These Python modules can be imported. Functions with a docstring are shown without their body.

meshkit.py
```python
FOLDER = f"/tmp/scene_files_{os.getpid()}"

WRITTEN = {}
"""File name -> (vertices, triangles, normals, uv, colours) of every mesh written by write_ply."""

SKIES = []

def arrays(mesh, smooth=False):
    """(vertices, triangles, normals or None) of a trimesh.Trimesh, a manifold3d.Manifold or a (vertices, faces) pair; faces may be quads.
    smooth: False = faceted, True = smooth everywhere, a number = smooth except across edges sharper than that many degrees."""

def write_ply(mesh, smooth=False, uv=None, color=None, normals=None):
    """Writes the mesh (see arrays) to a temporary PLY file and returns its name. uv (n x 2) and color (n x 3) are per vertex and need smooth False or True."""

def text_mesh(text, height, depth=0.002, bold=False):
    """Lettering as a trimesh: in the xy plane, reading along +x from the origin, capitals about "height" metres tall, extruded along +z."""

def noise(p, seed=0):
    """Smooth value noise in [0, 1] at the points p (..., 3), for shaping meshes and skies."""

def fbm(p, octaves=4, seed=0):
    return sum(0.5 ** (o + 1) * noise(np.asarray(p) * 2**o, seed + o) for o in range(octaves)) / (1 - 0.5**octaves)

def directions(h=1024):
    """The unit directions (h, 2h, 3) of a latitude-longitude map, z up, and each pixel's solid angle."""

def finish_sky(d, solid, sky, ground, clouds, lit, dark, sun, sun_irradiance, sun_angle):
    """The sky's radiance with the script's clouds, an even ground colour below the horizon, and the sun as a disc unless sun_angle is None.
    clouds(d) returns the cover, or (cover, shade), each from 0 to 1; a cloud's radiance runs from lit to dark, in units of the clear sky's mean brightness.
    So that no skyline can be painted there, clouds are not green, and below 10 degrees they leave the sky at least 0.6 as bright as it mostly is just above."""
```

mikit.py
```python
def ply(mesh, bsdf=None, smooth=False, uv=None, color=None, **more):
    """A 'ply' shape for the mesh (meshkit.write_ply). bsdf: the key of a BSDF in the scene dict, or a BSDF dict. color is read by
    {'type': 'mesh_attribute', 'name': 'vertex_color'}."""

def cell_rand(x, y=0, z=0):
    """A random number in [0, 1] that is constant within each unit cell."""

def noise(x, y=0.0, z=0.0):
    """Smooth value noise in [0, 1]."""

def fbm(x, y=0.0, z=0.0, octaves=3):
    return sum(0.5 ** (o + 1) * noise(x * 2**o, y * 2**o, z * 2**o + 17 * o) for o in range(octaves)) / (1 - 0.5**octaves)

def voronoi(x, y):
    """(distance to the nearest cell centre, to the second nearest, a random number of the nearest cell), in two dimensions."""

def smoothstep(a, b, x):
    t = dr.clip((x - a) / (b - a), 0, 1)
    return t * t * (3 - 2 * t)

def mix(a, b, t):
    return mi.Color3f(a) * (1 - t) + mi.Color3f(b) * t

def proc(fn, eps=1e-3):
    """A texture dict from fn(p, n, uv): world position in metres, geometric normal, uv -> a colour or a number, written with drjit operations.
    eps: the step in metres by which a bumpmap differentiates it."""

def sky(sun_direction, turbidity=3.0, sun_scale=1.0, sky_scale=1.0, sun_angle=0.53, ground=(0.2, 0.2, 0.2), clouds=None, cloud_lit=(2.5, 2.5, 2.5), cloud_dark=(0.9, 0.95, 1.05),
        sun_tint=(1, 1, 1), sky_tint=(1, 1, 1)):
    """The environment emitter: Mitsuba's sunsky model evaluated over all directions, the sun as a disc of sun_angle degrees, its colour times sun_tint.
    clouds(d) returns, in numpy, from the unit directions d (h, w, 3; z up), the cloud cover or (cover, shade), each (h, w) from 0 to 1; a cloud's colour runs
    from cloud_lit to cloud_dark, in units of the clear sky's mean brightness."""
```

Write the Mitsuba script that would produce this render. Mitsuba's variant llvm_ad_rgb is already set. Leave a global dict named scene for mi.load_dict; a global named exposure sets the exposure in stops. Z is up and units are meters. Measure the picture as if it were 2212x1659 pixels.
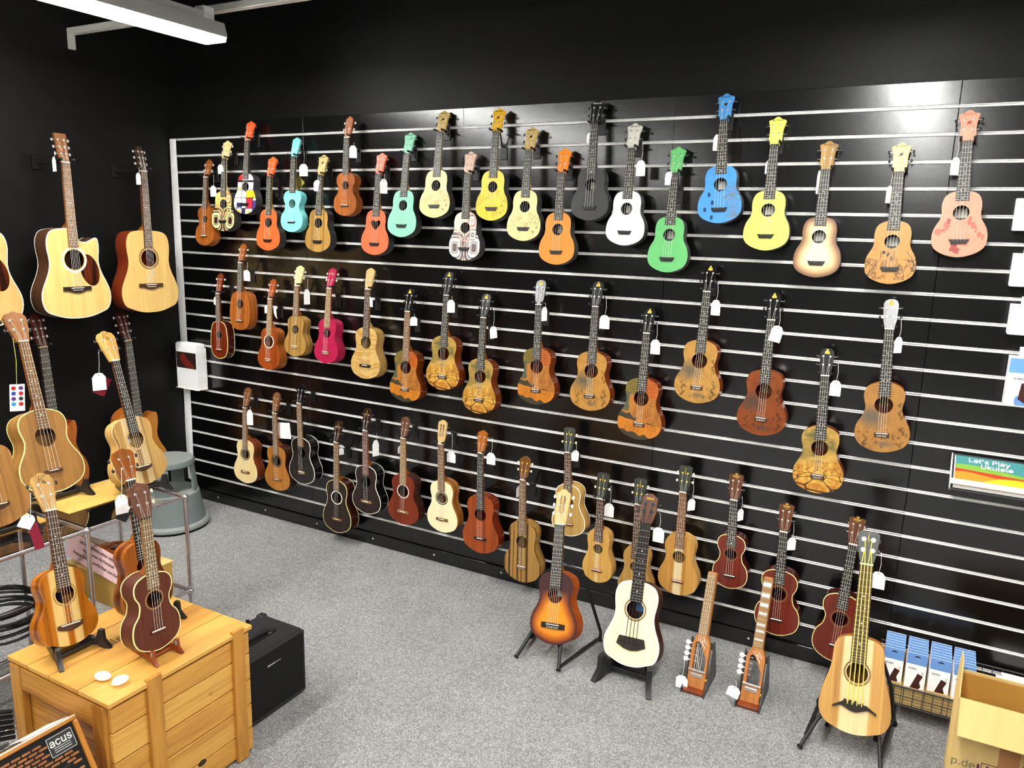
import math, random
import numpy as np, trimesh, drjit as dr, mitsuba as mi
import mikit, meshkit
from mikit import proc, noise, fbm, voronoi, smoothstep, mix
from scipy.interpolate import splprep, splev
from scipy.spatial import Delaunay
from shapely.geometry import Polygon, Point
from shapely import contains_xy

T = mi.ScalarTransform4f
scene, labels = {}, {}
rng = random.Random(7)

# ---------------------------------------------------------------- camera, light, exposure
def camera():
    yaw, pitch, roll = -0.49390, -0.20030, 0.02710
    cy, sy, cp, sp = math.cos(yaw), math.sin(yaw), math.cos(pitch), math.sin(pitch)
    f = np.array([sy * cp, cy * cp, sp]); r = np.array([cy, -sy, 0.0]); u = np.cross(r, f)
    up = -math.sin(roll) * r + math.cos(roll) * u
    o = np.array([4.3205, -3.4396, 1.8833])
    fov = 2 * math.degrees(math.atan(2212 / 2 / 1665.53))
    return {'type': 'perspective', 'fov': fov, 'fov_axis': 'x', 'near_clip': 0.05, 'far_clip': 60.0,
            'to_world': T().look_at(origin=o.tolist(), target=(o + f).tolist(), up=up.tolist())}
scene['camera'] = camera()
exposure = 2.3
LAMP_RADIANCE = (15.0, 14.9, 14.3)
LAMPS = [  # x, y of the near end, y of the far end, z of the lit underside
    (1.138, -0.64, -4.30, 2.715), (4.10, -0.64, -4.30, 2.715), (7.05, -0.64, -4.30, 2.715),
    (1.123, -5.10, -7.60, 2.715), (4.10, -5.10, -7.60, 2.715)]

# ---------------------------------------------------------------- colours: one table for woods, paints and plastics
def lin(c):
    c = np.asarray(c, float) / 255.0
    return np.where(c <= 0.04045, c / 12.92, ((c + 0.055) / 1.055) ** 2.4)

PAL, ROWS = {}, []
def pal(name, base, dark=None, ff=220.0, fa=0.0, sf=40.0, sa=0.0, flame=0.0, cw=0.0, ccol=None, mid=0.0):
    PAL[name] = len(ROWS)
    k = np.array([.76, .74, .62]) if dark is not None and not name.startswith('spruce') else 1.0     # stained woods are deeper and yellower than bare paint
    b = lin(base) * k; d = lin(dark if dark is not None else base) * k; c = lin(ccol if ccol is not None else base) * (.9 if dark is not None else 1)
    ROWS.append([*b, *d, ff, fa, sf, sa, flame, cw, *c, mid])

# woods (base tone, darker grain tone, fine grain, broad streaks)
pal('mahogany', (192, 108, 40), (116, 54, 16), 260, .55, 60, .35)
pal('mahogany_red', (140, 52, 22), (84, 24, 10), 260, .5, 60, .35)
pal('mahogany_orange', (184, 84, 26), (120, 44, 12), 300, .5, 90, .55)
pal('mahogany_dull', (150, 84, 36), (100, 50, 18), 260, .5, 60, .3)
pal('koa_light', (230, 182, 106), (176, 124, 62), 260, .5, 60, .45)
pal('wood_tan', (196, 140, 72), (142, 90, 38), 300, .6, 90, .5)
pal('olive_wood', (196, 152, 82), (128, 92, 42), 220, .45, 70, .6)
pal('spruce', (240, 218, 160), (222, 190, 120), 320, .5, 30, .2)
pal('spruce_warm', (230, 194, 120), (206, 160, 84), 320, .45, 30, .25)
pal('spruce_white', (248, 236, 190), (236, 214, 156), 320, .45, 30, .2)
pal('cedar', (204, 136, 60), (172, 104, 40), 320, .5, 40, .3)
pal('maple_flame', (232, 196, 130), (204, 156, 84), 200, .2, 40, .15, flame=.75)
pal('maple', (226, 190, 128), (196, 152, 90), 200, .3, 40, .2)
pal('maple_side', (206, 164, 96), (160, 116, 56), 200, .3, 40, .3)
pal('zebra', (196, 148, 80), (84, 56, 26), 200, .3, 150, 1.0)
pal('ebony', (44, 36, 32), (26, 20, 18), 300, .5, 50, .4)
pal('darkbrown_top', (52, 34, 26), (30, 18, 14), 300, .5, 60, .6)
pal('purple_top', (48, 28, 28), (28, 16, 18), 300, .5, 60, .6)
pal('rosewood', (92, 60, 42), (56, 34, 24), 300, .6, 80, .4)
pal('rosewood_light', (140, 102, 66), (100, 68, 42), 300, .6, 80, .4)
pal('fb_tan', (168, 128, 82), (130, 94, 56), 300, .5, 80, .3)
pal('fb_black', (52, 48, 46), (36, 32, 30), 300, .4, 80, .3)
pal('head_brown', (146, 96, 56), (104, 62, 32), 260, .5, 60, .4)
pal('head_rose', (120, 76, 58), (86, 50, 38), 260, .5, 60, .4)
pal('head_gray', (56, 60, 58), (44, 46, 44), 260, .4, 60, .3)
pal('head_dark', (64, 40, 30), (38, 22, 16), 260, .5, 60, .4)
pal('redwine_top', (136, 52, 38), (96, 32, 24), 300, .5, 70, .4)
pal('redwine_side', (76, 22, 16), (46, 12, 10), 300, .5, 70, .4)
pal('brown_bound', (100, 48, 34), (64, 26, 20), 300, .5, 60, .4)
pal('koa_tan', (176, 128, 70), (134, 92, 46), 240, .5, 40, .35)
pal('koa_deep', (176, 98, 38), (92, 42, 14), 220, .5, 45, .8)
pal('fb_olive', (140, 112, 76), (104, 80, 50), 300, .5, 80, .3)
pal('koa_warm', (192, 122, 48), (128, 70, 22), 220, .45, 45, .7)
pal('koa_orange', (208, 126, 34), (136, 70, 14), 220, .45, 45, .7, cw=.046, ccol=(232, 196, 118), mid=.015)
pal('koa_side', (190, 112, 30), (112, 54, 12), 220, .45, 60, .8)
pal('acacia', (222, 180, 112), (140, 90, 44), 220, .4, 42, .95, cw=.05, ccol=(240, 212, 154), mid=.016)
pal('stripe_koa', (234, 178, 98), (188, 128, 58), 260, .5, 70, .45, cw=.021, ccol=(244, 220, 168))
pal('bell_koa', (224, 172, 100), (176, 122, 62), 260, .5, 50, .5, cw=.055, ccol=(240, 212, 156))
pal('yellow_koa', (242, 190, 106), (200, 144, 66), 260, .5, 70, .45, cw=.010, ccol=(238, 202, 136))
pal('myrtle', (220, 180, 110), (182, 136, 72), 260, .5, 50, .5)
pal('pine', (222, 164, 80), (176, 112, 42), 150, .55, 26, .5)
pal('pine_light', (232, 178, 94), (190, 126, 52), 150, .5, 26, .45)
pal('pine_dark', (208, 148, 66), (160, 100, 34), 150, .6, 30, .55)
pal('stick_wood', (206, 132, 66), (158, 92, 40), 260, .5, 60, .4)
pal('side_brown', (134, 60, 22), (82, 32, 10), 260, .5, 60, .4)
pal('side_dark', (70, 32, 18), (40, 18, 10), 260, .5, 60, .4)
# paints and plastics
pal('orange_red', (255, 98, 44)); pal('coral_heart', (255, 102, 60)); pal('turquoise', (128, 226, 222)); pal('mint', (136, 212, 178))
pal('orange', (255, 140, 38)); pal('matt_black', (50, 50, 49)); pal('white', (250, 250, 246)); pal('green', (100, 184, 108))
pal('blue', (72, 146, 210)); pal('neon_yellow', (246, 248, 100)); pal('coral_pink', (255, 140, 112)); pal('raspberry', (168, 22, 66))
pal('cream_head', (244, 220, 150)); pal('tan_head', (206, 176, 104)); pal('mustard', (240, 186, 24)); pal('pink_head', (226, 190, 166))
pal('head_birch', (240, 200, 136), (220, 170, 100), 200, .3, 40, .2); pal('lightgray_head', (214, 210, 198))
pal('black', (20, 20, 20)); pal('gloss_black', (14, 13, 12)); pal('black_plastic', (28, 28, 29)); pal('dark_gray', (60, 60, 62))
pal('bone', (244, 238, 220)); pal('ivory', (238, 226, 190)); pal('nylon', (226, 224, 214)); pal('fret_metal', (200, 196, 184))
pal('pearl', (236, 238, 230)); pal('cream_binding', (236, 224, 150)); pal('white_binding', (240, 238, 222)); pal('gold', (222, 186, 60))
pal('red_print', (150, 40, 34)); pal('dark_print', (40, 34, 26)); pal('gray_rubber', (120, 124, 122)); pal('stand_wood', (150, 66, 28), (110, 44, 16), 220, .4, 40, .4)
pal('yellow_string', (236, 226, 90)); pal('black_string', (40, 34, 30)); pal('tortoise', (110, 40, 14), (40, 12, 6), 90, 1.3, 60, .8)
pal('stool_gray', (112, 122, 120)); pal('stool_tread', (140, 146, 140)); pal('paper', (250, 250, 248)); pal('paper_warm', (238, 236, 226))
pal('pink_paper', (238, 196, 196)); pal('tan_card', (190, 150, 76)); pal('carton', (240, 208, 148), (218, 182, 120), 60, .3, 20, .2)
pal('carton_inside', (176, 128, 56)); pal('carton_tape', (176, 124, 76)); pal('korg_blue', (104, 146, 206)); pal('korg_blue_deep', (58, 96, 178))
pal('tuner_brown', (64, 30, 22)); pal('purple_print', (96, 50, 86)); pal('gray_print', (120, 112, 92)); pal('faded_print', (112, 84, 44)); pal('wine_card', (130, 16, 44))
pal('olive_card', (150, 142, 60)); pal('red_dot', (200, 40, 50)); pal('blue_dot', (60, 80, 170)); pal('teal_dot', (60, 160, 200)); pal('violet_dot', (100, 60, 120))
pal('book_green', (120, 170, 60)); pal('book_teal', (70, 140, 140)); pal('book_orange', (230, 140, 40)); pal('book_red', (196, 60, 36)); pal('book_yellow', (244, 214, 40))
pal('amp_tolex', (34, 34, 34)); pal('amp_grille', (22, 22, 22)); pal('amp_silver', (196, 196, 190)); pal('brick_orange', (170, 104, 52), (110, 60, 24), 120, .5, 40, .3)
pal('cable', (26, 26, 27)); pal('screw', (190, 190, 186)); pal('strip_white', (248, 249, 246)); pal('lamp_gray', (190, 190, 186)); pal('rail_gray', (222, 222, 214))
pal('label_blue', (110, 160, 220)); pal('wine_red_photo', (120, 34, 22)); pal('photo_dark', (44, 30, 26))
NC = len(ROWS[0])
TABLE = mi.Float(np.array(ROWS, float).ravel().astype(np.float32))

def finish(p, n, uv):
    """Colour of a wood, paint or plastic: the table row is the tens of u; grain runs along v (all in local metres)."""
    k = mi.Float(dr.clip(dr.floor(uv.x * 0.1), 0, len(ROWS) - 1))
    x, z = uv.x - 10 * k - 5, uv.y
    row = mi.UInt32(k) * NC
    g = lambda j: dr.gather(mi.Float, TABLE, row + j)
    c3 = lambda j: mi.Color3f(g(j), g(j + 1), g(j + 2))
    wob = 0.004 * noise(z * 9, 3.0, k)
    fine = fbm((x + wob) * g(6), z * 7.0, k, 2)
    streak = smoothstep(.42, .72, noise((x + wob) * g(8), z * 1.7, k + 9.5))
    flame = smoothstep(.35, .75, noise(x * 14, z * 150 + 5 * noise(x * 25, z * 12, k), k))
    heart = smoothstep(1.0, .8, dr.abs(x + wob) / dr.maximum(g(11), 1e-4)) * smoothstep(.35, 1.0, dr.abs(x) / dr.maximum(g(15), 1e-4))
    t = dr.clip(g(7) * 1.4 * (fine - .3) + g(9) * streak + g(10) * flame, 0, 1)
    col = mix(c3(0), c3(12), heart)
    return mix(col, c3(3), t * (1 - .65 * heart))

def two(d): return {'type': 'twosided', 'bsdf': d}
FIN = proc(finish)
scene['gloss'] = two({'type': 'principled', 'base_color': FIN, 'roughness': 0.2, 'specular': 0.5})
scene['satin'] = two({'type': 'principled', 'base_color': FIN, 'roughness': 0.42, 'specular': 0.45})
scene['matte'] = two({'type': 'principled', 'base_color': FIN, 'roughness': 0.8, 'specular': 0.2})
scene['print'] = two({'type': 'principled', 'base_color': {'type': 'mesh_attribute', 'name': 'vertex_color'}, 'roughness': 0.36, 'specular': 0.45})
scene['chrome'] = two({'type': 'roughconductor', 'material': 'Cr', 'alpha': 0.08, 'distribution': 'ggx'})
scene['nickel'] = two({'type': 'principled', 'base_color': {'type': 'rgb', 'value': [.78, .77, .74]}, 'metallic': 0.85, 'roughness': 0.25})
scene['aluminium'] = two({'type': 'principled', 'base_color': {'type': 'rgb', 'value': [.92, .92, .90]}, 'metallic': 0.35, 'roughness': 0.3})
scene['glass_pane'] = {'type': 'thindielectric', 'int_ior': 1.5}
scene['acrylic'] = {'type': 'thindielectric', 'int_ior': 1.45}

def panel_black(p, n, uv):
    s = fbm(p.x * 30, p.z * 30, 1.0, 2)
    return mi.Color3f(.0022, .0022, .0022) * (0.85 + .3 * s)
scene['slat_black'] = two({'type': 'principled', 'base_color': proc(panel_black), 'roughness': 0.2, 'specular': 0.8})
def wall_black(p, n, uv):
    s = fbm(p.x * 14, p.z * 14 + p.y * 14, 1.0, 2)
    return mi.Color3f(.0052, .0052, .0052) * (0.8 + .4 * s)
scene['black_paint'] = two({'type': 'principled', 'base_color': proc(wall_black), 'roughness': 0.5, 'specular': 0.18})
scene['far_paint'] = two({'type': 'diffuse', 'reflectance': {'type': 'rgb', 'value': [.1, .1, .098]}})
def carpet(p, n, uv):
    v1, v2, r = voronoi(p.x * 240, p.y * 240)
    big = fbm(p.x * 5, p.y * 5, 2.0, 3)
    tone = .188 + .21 * r * r + .05 * (big - .5) + .035 * (noise(p.x * 60, p.y * 60, 4.0) - .5)
    return mi.Color3f(tone * 1.0, tone * 1.0, tone * .975)
def carpet_h(p, n, uv):
    v1, v2, r = voronoi(p.x * 240, p.y * 240)
    return .0011 * (1 - v1) + .0005 * r
scene['carpet'] = {'type': 'bumpmap', 'arbitrary': proc(carpet_h, 4e-4), 'scale': 1.0, 'bsdf': two({'type': 'principled', 'base_color': proc(carpet), 'roughness': 0.95, 'specular': 0.1})}

# ---------------------------------------------------------------- mesh helpers: (vertices, triangles), sharp edges have their own vertices
def cat(*ms):
    V, F, o = [], [], 0
    for v, f in ms:
        V.append(np.asarray(v, float)); F.append(np.asarray(f, int) + o); o += len(v)
    return np.vstack(V), np.vstack(F)
def move(m, d): return m[0] + np.asarray(d, float), m[1]
def xf(m, M):
    M = np.asarray(M, float); v = m[0] @ M[:3, :3].T + M[:3, 3]
    return (v, m[1][:, ::-1]) if np.linalg.det(M[:3, :3]) < 0 else (v, m[1])
def box(x0, x1, y0, y1, z0, z1):
    V, F = [], []
    c = np.array([[x, y, z] for x in (x0, x1) for y in (y0, y1) for z in (z0, z1)], float)
    for q in ([0, 1, 3, 2], [4, 6, 7, 5], [0, 4, 5, 1], [2, 3, 7, 6], [0, 2, 6, 4], [1, 5, 7, 3]):
        o = len(V); V += [c[i] for i in q]; F += [[o, o + 1, o + 2], [o, o + 2, o + 3]]
    return np.array(V), np.array(F)
def bev(x0, x1, y0, y1, z0, z1, b=.002):
    """A box with chamfered edges: the hull of 24 corner points, faceted."""
    P = []
    for x, sx in ((x0, 1), (x1, -1)):
        for y, sy in ((y0, 1), (y1, -1)):
            for z, sz in ((z0, 1), (z1, -1)):
                P += [[x, y + sy * b, z + sz * b], [x + sx * b, y, z + sz * b], [x + sx * b, y + sy * b, z]]
    h = trimesh.Trimesh(P, process=False).convex_hull
    return facet((np.array(h.vertices), np.array(h.faces)))
def facet(m):
    v, f = m
    return v[f].reshape(-1, 3), np.arange(3 * len(f)).reshape(-1, 3)
def rings(R, closed=True, caps=(False, False)):
    """Joins rings of points (k, n, 3) into a smooth skin; flat caps have vertices of their own."""
    R = np.asarray(R, float); k, n = R.shape[:2]
    i, j = np.meshgrid(np.arange(k - 1), np.arange(n if closed else n - 1), indexing='ij')
    a, b, c, d = i * n + j, i * n + (j + 1) % n, (i + 1) * n + (j + 1) % n, (i + 1) * n + j
    F = np.vstack([np.stack([a, b, c], -1).reshape(-1, 3), np.stack([a, c, d], -1).reshape(-1, 3)])
    out = [(R.reshape(-1, 3), F)]
    for on, r, flip in ((caps[0], R[0], True), (caps[1], R[-1], False)):
        if on:
            f = np.array([[n, q, (q + 1) % n] for q in range(n)])
            out.append((np.vstack([r, r.mean(0)]), f[:, ::-1] if flip else f))
    return cat(*out)
def tube(pts, r, sides=6, caps=True):
    p = np.asarray(pts, float); r = np.broadcast_to(r, (len(p),))
    t = np.gradient(p, axis=0); t /= np.linalg.norm(t, axis=1, keepdims=True) + 1e-12
    ref = np.array([0, 0, 1.0]) if abs(t[0][2]) < .9 else np.array([1.0, 0, 0])
    a = np.cross(t, ref); a /= np.linalg.norm(a, axis=1, keepdims=True) + 1e-12
    b = np.cross(t, a); g = np.arange(sides) * 2 * np.pi / sides
    R = p[:, None] + r[:, None, None] * (np.cos(g)[None, :, None] * a[:, None] + np.sin(g)[None, :, None] * b[:, None])
    return rings(R, True, (caps, caps))
def cyl(p0, p1, r, sides=12): return tube([p0, p1], r, sides)
def ell(c, r, n=8):
    s = trimesh.creation.uv_sphere(1.0, count=[n, 2 * n])
    return np.array(s.vertices) * np.asarray(r) + np.asarray(c), np.array(s.faces)
def lathe(prof, n=40, c=(0, 0, 0)):
    g = np.arange(n) * 2 * np.pi / n
    R = [[[r * math.cos(a), r * math.sin(a), z] for a in g] for r, z in prof]
    return move(rings(R), c)
def earcut(poly):
    v, f = trimesh.creation.triangulate_polygon(poly, engine='earcut')
    return np.asarray(v, float), np.asarray(f, int)
def plate(poly, y0, y1):
    """A plate standing in x, z from a shapely polygon: front at y0, back at y1, edges smooth along curves."""
    v, f = earcut(poly)
    a, b, c = v[f[:, 0]], v[f[:, 1]], v[f[:, 2]]
    s = (b[:, 0] - a[:, 0]) * (c[:, 1] - a[:, 1]) - (b[:, 1] - a[:, 1]) * (c[:, 0] - a[:, 0])
    f = np.where((s < 0)[:, None], f[:, ::-1], f)
    up = lambda y: np.stack([v[:, 0], np.full(len(v), y), v[:, 1]], 1)
    out = [(up(y0), f), (up(y1), f[:, ::-1])]
    for ring in [poly.exterior, *poly.interiors]:
        q = np.array(ring.coords)[:-1]; out.append(wallstrip(q, y0, y1))
    return cat(*out)
def wallstrip(q, y0, y1, ang=40):
    n = len(q); e = np.roll(q, -1, 0) - q; e /= np.linalg.norm(e, axis=1, keepdims=True) + 1e-12
    turn = np.degrees(np.arccos(np.clip((e * np.roll(e, 1, 0)).sum(1), -1, 1)))
    idx, V = [], []
    for i in range(n):
        if turn[i] > ang: idx.append((len(V), len(V) + 1)); V += [q[i], q[i]]
        else: idx.append((len(V), len(V))); V.append(q[i])
    V = np.array(V); m = len(V)
    A = np.stack([V[:, 0], np.full(m, y0), V[:, 1]], 1); B = np.stack([V[:, 0], np.full(m, y1), V[:, 1]], 1)
    F = []
    for i in range(n):
        a, b = idx[i][1], idx[(i + 1) % n][0]
        F += [[a, b, m + b], [a, m + b, m + a]]
    return np.vstack([A, B]), np.array(F)
def extrude_x(prof, x0, x1, sharp=False):
    P = np.asarray(prof, float)
    R = np.stack([np.stack([np.full(len(P), x), P[:, 0], P[:, 1]], 1) for x in (x0, x1)])
    m = rings(R, closed=False)
    return facet(m) if sharp else m

# ---------------------------------------------------------------- entries of the scene
SEEN = {}
def numbered(k):
    n = SEEN.get(k, 0); SEEN[k] = n + 1
    return k if n == 0 else f'{k}_{n:03d}'
I4 = np.eye(4)
def put(key, mesh, mat, M=None, color=None, **kw):
    """One entry. mat = 'bsdf' or ('bsdf', palette name); with a palette the uv says which row and where in the wood."""
    kw = dict(kw)
    if isinstance(mat, tuple):
        v = mesh[0]; side = kw.pop('side', False); off = kw.pop('off', None)
        off = rng.random() * 30 if off is None else off
        u = (v[:, 1] * 2.2 + v[:, 0] * .15) if side else v[:, 0] + .35 * v[:, 1]
        uv = np.stack([np.clip(u, -4.9, 4.9) + 5 + 10 * PAL[mat[1]], v[:, 2] + off], 1)
        d = mikit.ply(mesh, mat[0], smooth=True, uv=uv)
    else:
        kw.pop('side', None); kw.pop('off', None)
        d = mikit.ply(mesh, mat, smooth=True, color=color)
    d.update(kw)
    if M is not None: d['to_world'] = T(np.asarray(M, float).tolist())
    scene[key] = d
    return key
def reuse(key, src, M): scene[key] = {**src, 'to_world': T(np.asarray(M, float).tolist())}
def thing(name, label, cat_, group=None):
    key = numbered(name); labels[key] = {'label': label, 'category': cat_}
    if group: labels[key]['group'] = group
    return key
def part(root, name, mesh, mat, M=None, label=None, stuff=False, **kw):
    key = numbered(f'{root}__{name}')
    put(key, mesh, mat, M, **kw)
    if label: labels.setdefault(key, {})['label'] = label
    if stuff: labels.setdefault(key, {})['kind'] = 'stuff'
    return key
def struct(name, mesh, mat, M=None, label=None):
    key = numbered(name); put(key, mesh, mat, M); labels[key] = {'kind': 'structure'}
    if label: labels[key]['label'] = label
    return key
def tmat(x, y, z): M = np.eye(4); M[:3, 3] = (x, y, z); return M
def rotz(d): c, s = math.cos(math.radians(d)), math.sin(math.radians(d)); return np.array([[c, -s, 0, 0], [s, c, 0, 0], [0, 0, 1, 0], [0, 0, 0, 1.0]])
def rotx(d): c, s = math.cos(math.radians(d)), math.sin(math.radians(d)); return np.array([[1, 0, 0, 0], [0, c, -s, 0], [0, s, c, 0], [0, 0, 0, 1.0]])
def roty(d): c, s = math.cos(math.radians(d)), math.sin(math.radians(d)); return np.array([[c, 0, s, 0], [0, 1, 0, 0], [-s, 0, c, 0], [0, 0, 0, 1.0]])
TEXTS = {}
def text(s, h, bold=True, depth=.0004):
    """Lettering standing in x, z, centred on x, facing -y."""
    if (s, h, bold, depth) not in TEXTS:
        m = meshkit.text_mesh(s, h, depth, bold); v = np.array(m.vertices); v[:, 0] -= (v[:, 0].min() + v[:, 0].max()) / 2
        TEXTS[s, h, bold, depth] = facet((np.stack([v[:, 0], -v[:, 2], v[:, 1]], 1), np.array(m.faces)))
    return TEXTS[s, h, bold, depth]

# ---------------------------------------------------------------- the room
X0, X1, Y1, ZC = -0.06, 8.0, -8.2, 3.1
struct('floor', box(X0, X1, Y1, 0.02, -.05, 0), 'carpet', label='grey speckled carpet floor')
struct('ceiling', box(X0, X1, Y1, 0.02, ZC, ZC + .05), 'black_paint')
struct('wall_left', box(X0 - .05, X0, Y1, 0.07, 0, ZC), 'black_paint', label='plain black wall behind the guitars')
wb = struct('wall_back', box(X0, X1, 0.02, 0.07, 0, ZC), 'black_paint', label='black wall with slatted display panels')
struct('wall_right', box(X1, X1 + .05, Y1, 0.07, 0, ZC), 'far_paint')
struct('wall_front', box(X0, X1, Y1 - .05, Y1, 0, ZC), 'far_paint')
# the slat panels: 1.087 m wide columns of 24 slats, a metal rail in every groove
COLS = [0.0, 1.0785, 2.151, 3.239, 4.326, 5.413, 6.50, 7.587]
GROOVES = [2.37 - .1 * i for i in range(23)]
RAIL = [(.008, -.0068), (-.0004, -.0068), (-.002, -.0058), (-.0024, -.005), (-.002, -.0042), (-.0004, -.0032), (.009, -.003), (.009, .003),
        (-.0004, .0032), (-.002, .0042), (-.0024, .005), (-.002, .0058), (-.0004, .0068), (.008, .0068)]
for c in range(6):
    a, b = COLS[c], COLS[c + 1]
    edges = [2.462, *[z for g in GROOVES for z in (g + .0066, g - .0066)], .074]
    for i in range(24):
        part(wb, 'slat', bev(a + .0007, b - .0007, 0, .0199, edges[2 * i + 1], edges[2 * i], .0012), 'slat_black')
    for g in GROOVES:
        part(wb, 'rail', move(extrude_x(RAIL, a + .0004, b - .0004), (0, 0, g)), 'aluminium')
bb = struct('baseboard_back', bev(0, 6.5, -.012, .0199, 0, .073, .003), 'slat_black', label='black plinth along the slat wall')
for i in range(14):
    part(bb, 'screw', ell((.24 + .44 * i, -.0125, .04), (.006, .003, .006), 6), ('satin', 'screw'))
# white strip closing the end of the slat wall in the corner
zz = np.linspace(.12, 2.375, 24)
def strip(side):
    w0 = -.052 - .028 * np.clip((1.0 - zz) / .9, 0, 1) ** 1.3 + .006 * np.sin(zz * 3.1)
    w0 = np.maximum(w0, X0 + .001)
    w1 = .012 - .012 * np.clip((.6 - zz) / .5, 0, 1)
    return np.stack([np.stack([w0, np.full_like(zz, -.004), zz], 1), np.stack([w0 * .5 + w1 * .5, np.full_like(zz, -.012), zz], 1), np.stack([w1, np.full_like(zz, -.0035), zz], 1)])
struct('trim_1', rings(strip(0), closed=False), ('satin', 'strip_white'), label='white edge strip in the corner')

# ---------------------------------------------------------------- lamps under the ceiling
def lamp(i, x, ya, yb, z):
    t = thing('ceiling_lamp', ['long grey fluorescent ceiling lamp, lit, above the corner of guitars', 'long fluorescent ceiling lamp over the right end of the slat wall', 'fluorescent ceiling lamp further right',
                               'fluorescent ceiling lamp in the back of the shop', 'fluorescent ceiling lamp in the back of the shop, right'][i], 'lamp')
    prof = Polygon([(-.078, .020), (.078, .020), (.078, .030), (.062, .085), (-.062, .085), (-.078, .030)])
    m = plate(prof, yb, ya)
    part(t, 'housing', move(m, (x, 0, z + .0015)), ('satin', 'lamp_gray'))
    a_, b_ = ya - .003, yb + .003
    S = [(x - .076, z + .021), (x - .072, z + .004), (x - .066, z), (x + .066, z), (x + .072, z + .004), (x + .076, z + .021)]      # a shallow opal trough
    q = np.array([[sx, yy, sz] for yy in (a_, b_) for sx, sz in S]); n_ = len(S)
    f_ = [[i, i + 1, n_ + i + 1] for i in range(n_ - 1)] + [[i, n_ + i + 1, n_ + i] for i in range(n_ - 1)] + [[0, i + 1, i] for i in range(1, n_ - 1)]
    key = part(t, 'diffuser', facet((q, np.array(f_))), ('matte', 'paper'), label='bright lit opal trough')
    scene[key]['emitter'] = {'type': 'area', 'radiance': {'type': 'rgb', 'value': list(LAMP_RADIANCE)}}
    part(t, 'bracket', box(x - .03, x + .03, ya - .09, ya - .03 + .0, z + .087, z + .15), ('satin', 'strip_white'), label='white mounting block')
    part(t, 'carrier', box(x - .045, x + .045, yb, ya - .1, z + .087, z + .12), ('satin', 'lamp_gray'))
for i, L in enumerate(LAMPS): lamp(i, *L)
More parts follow.
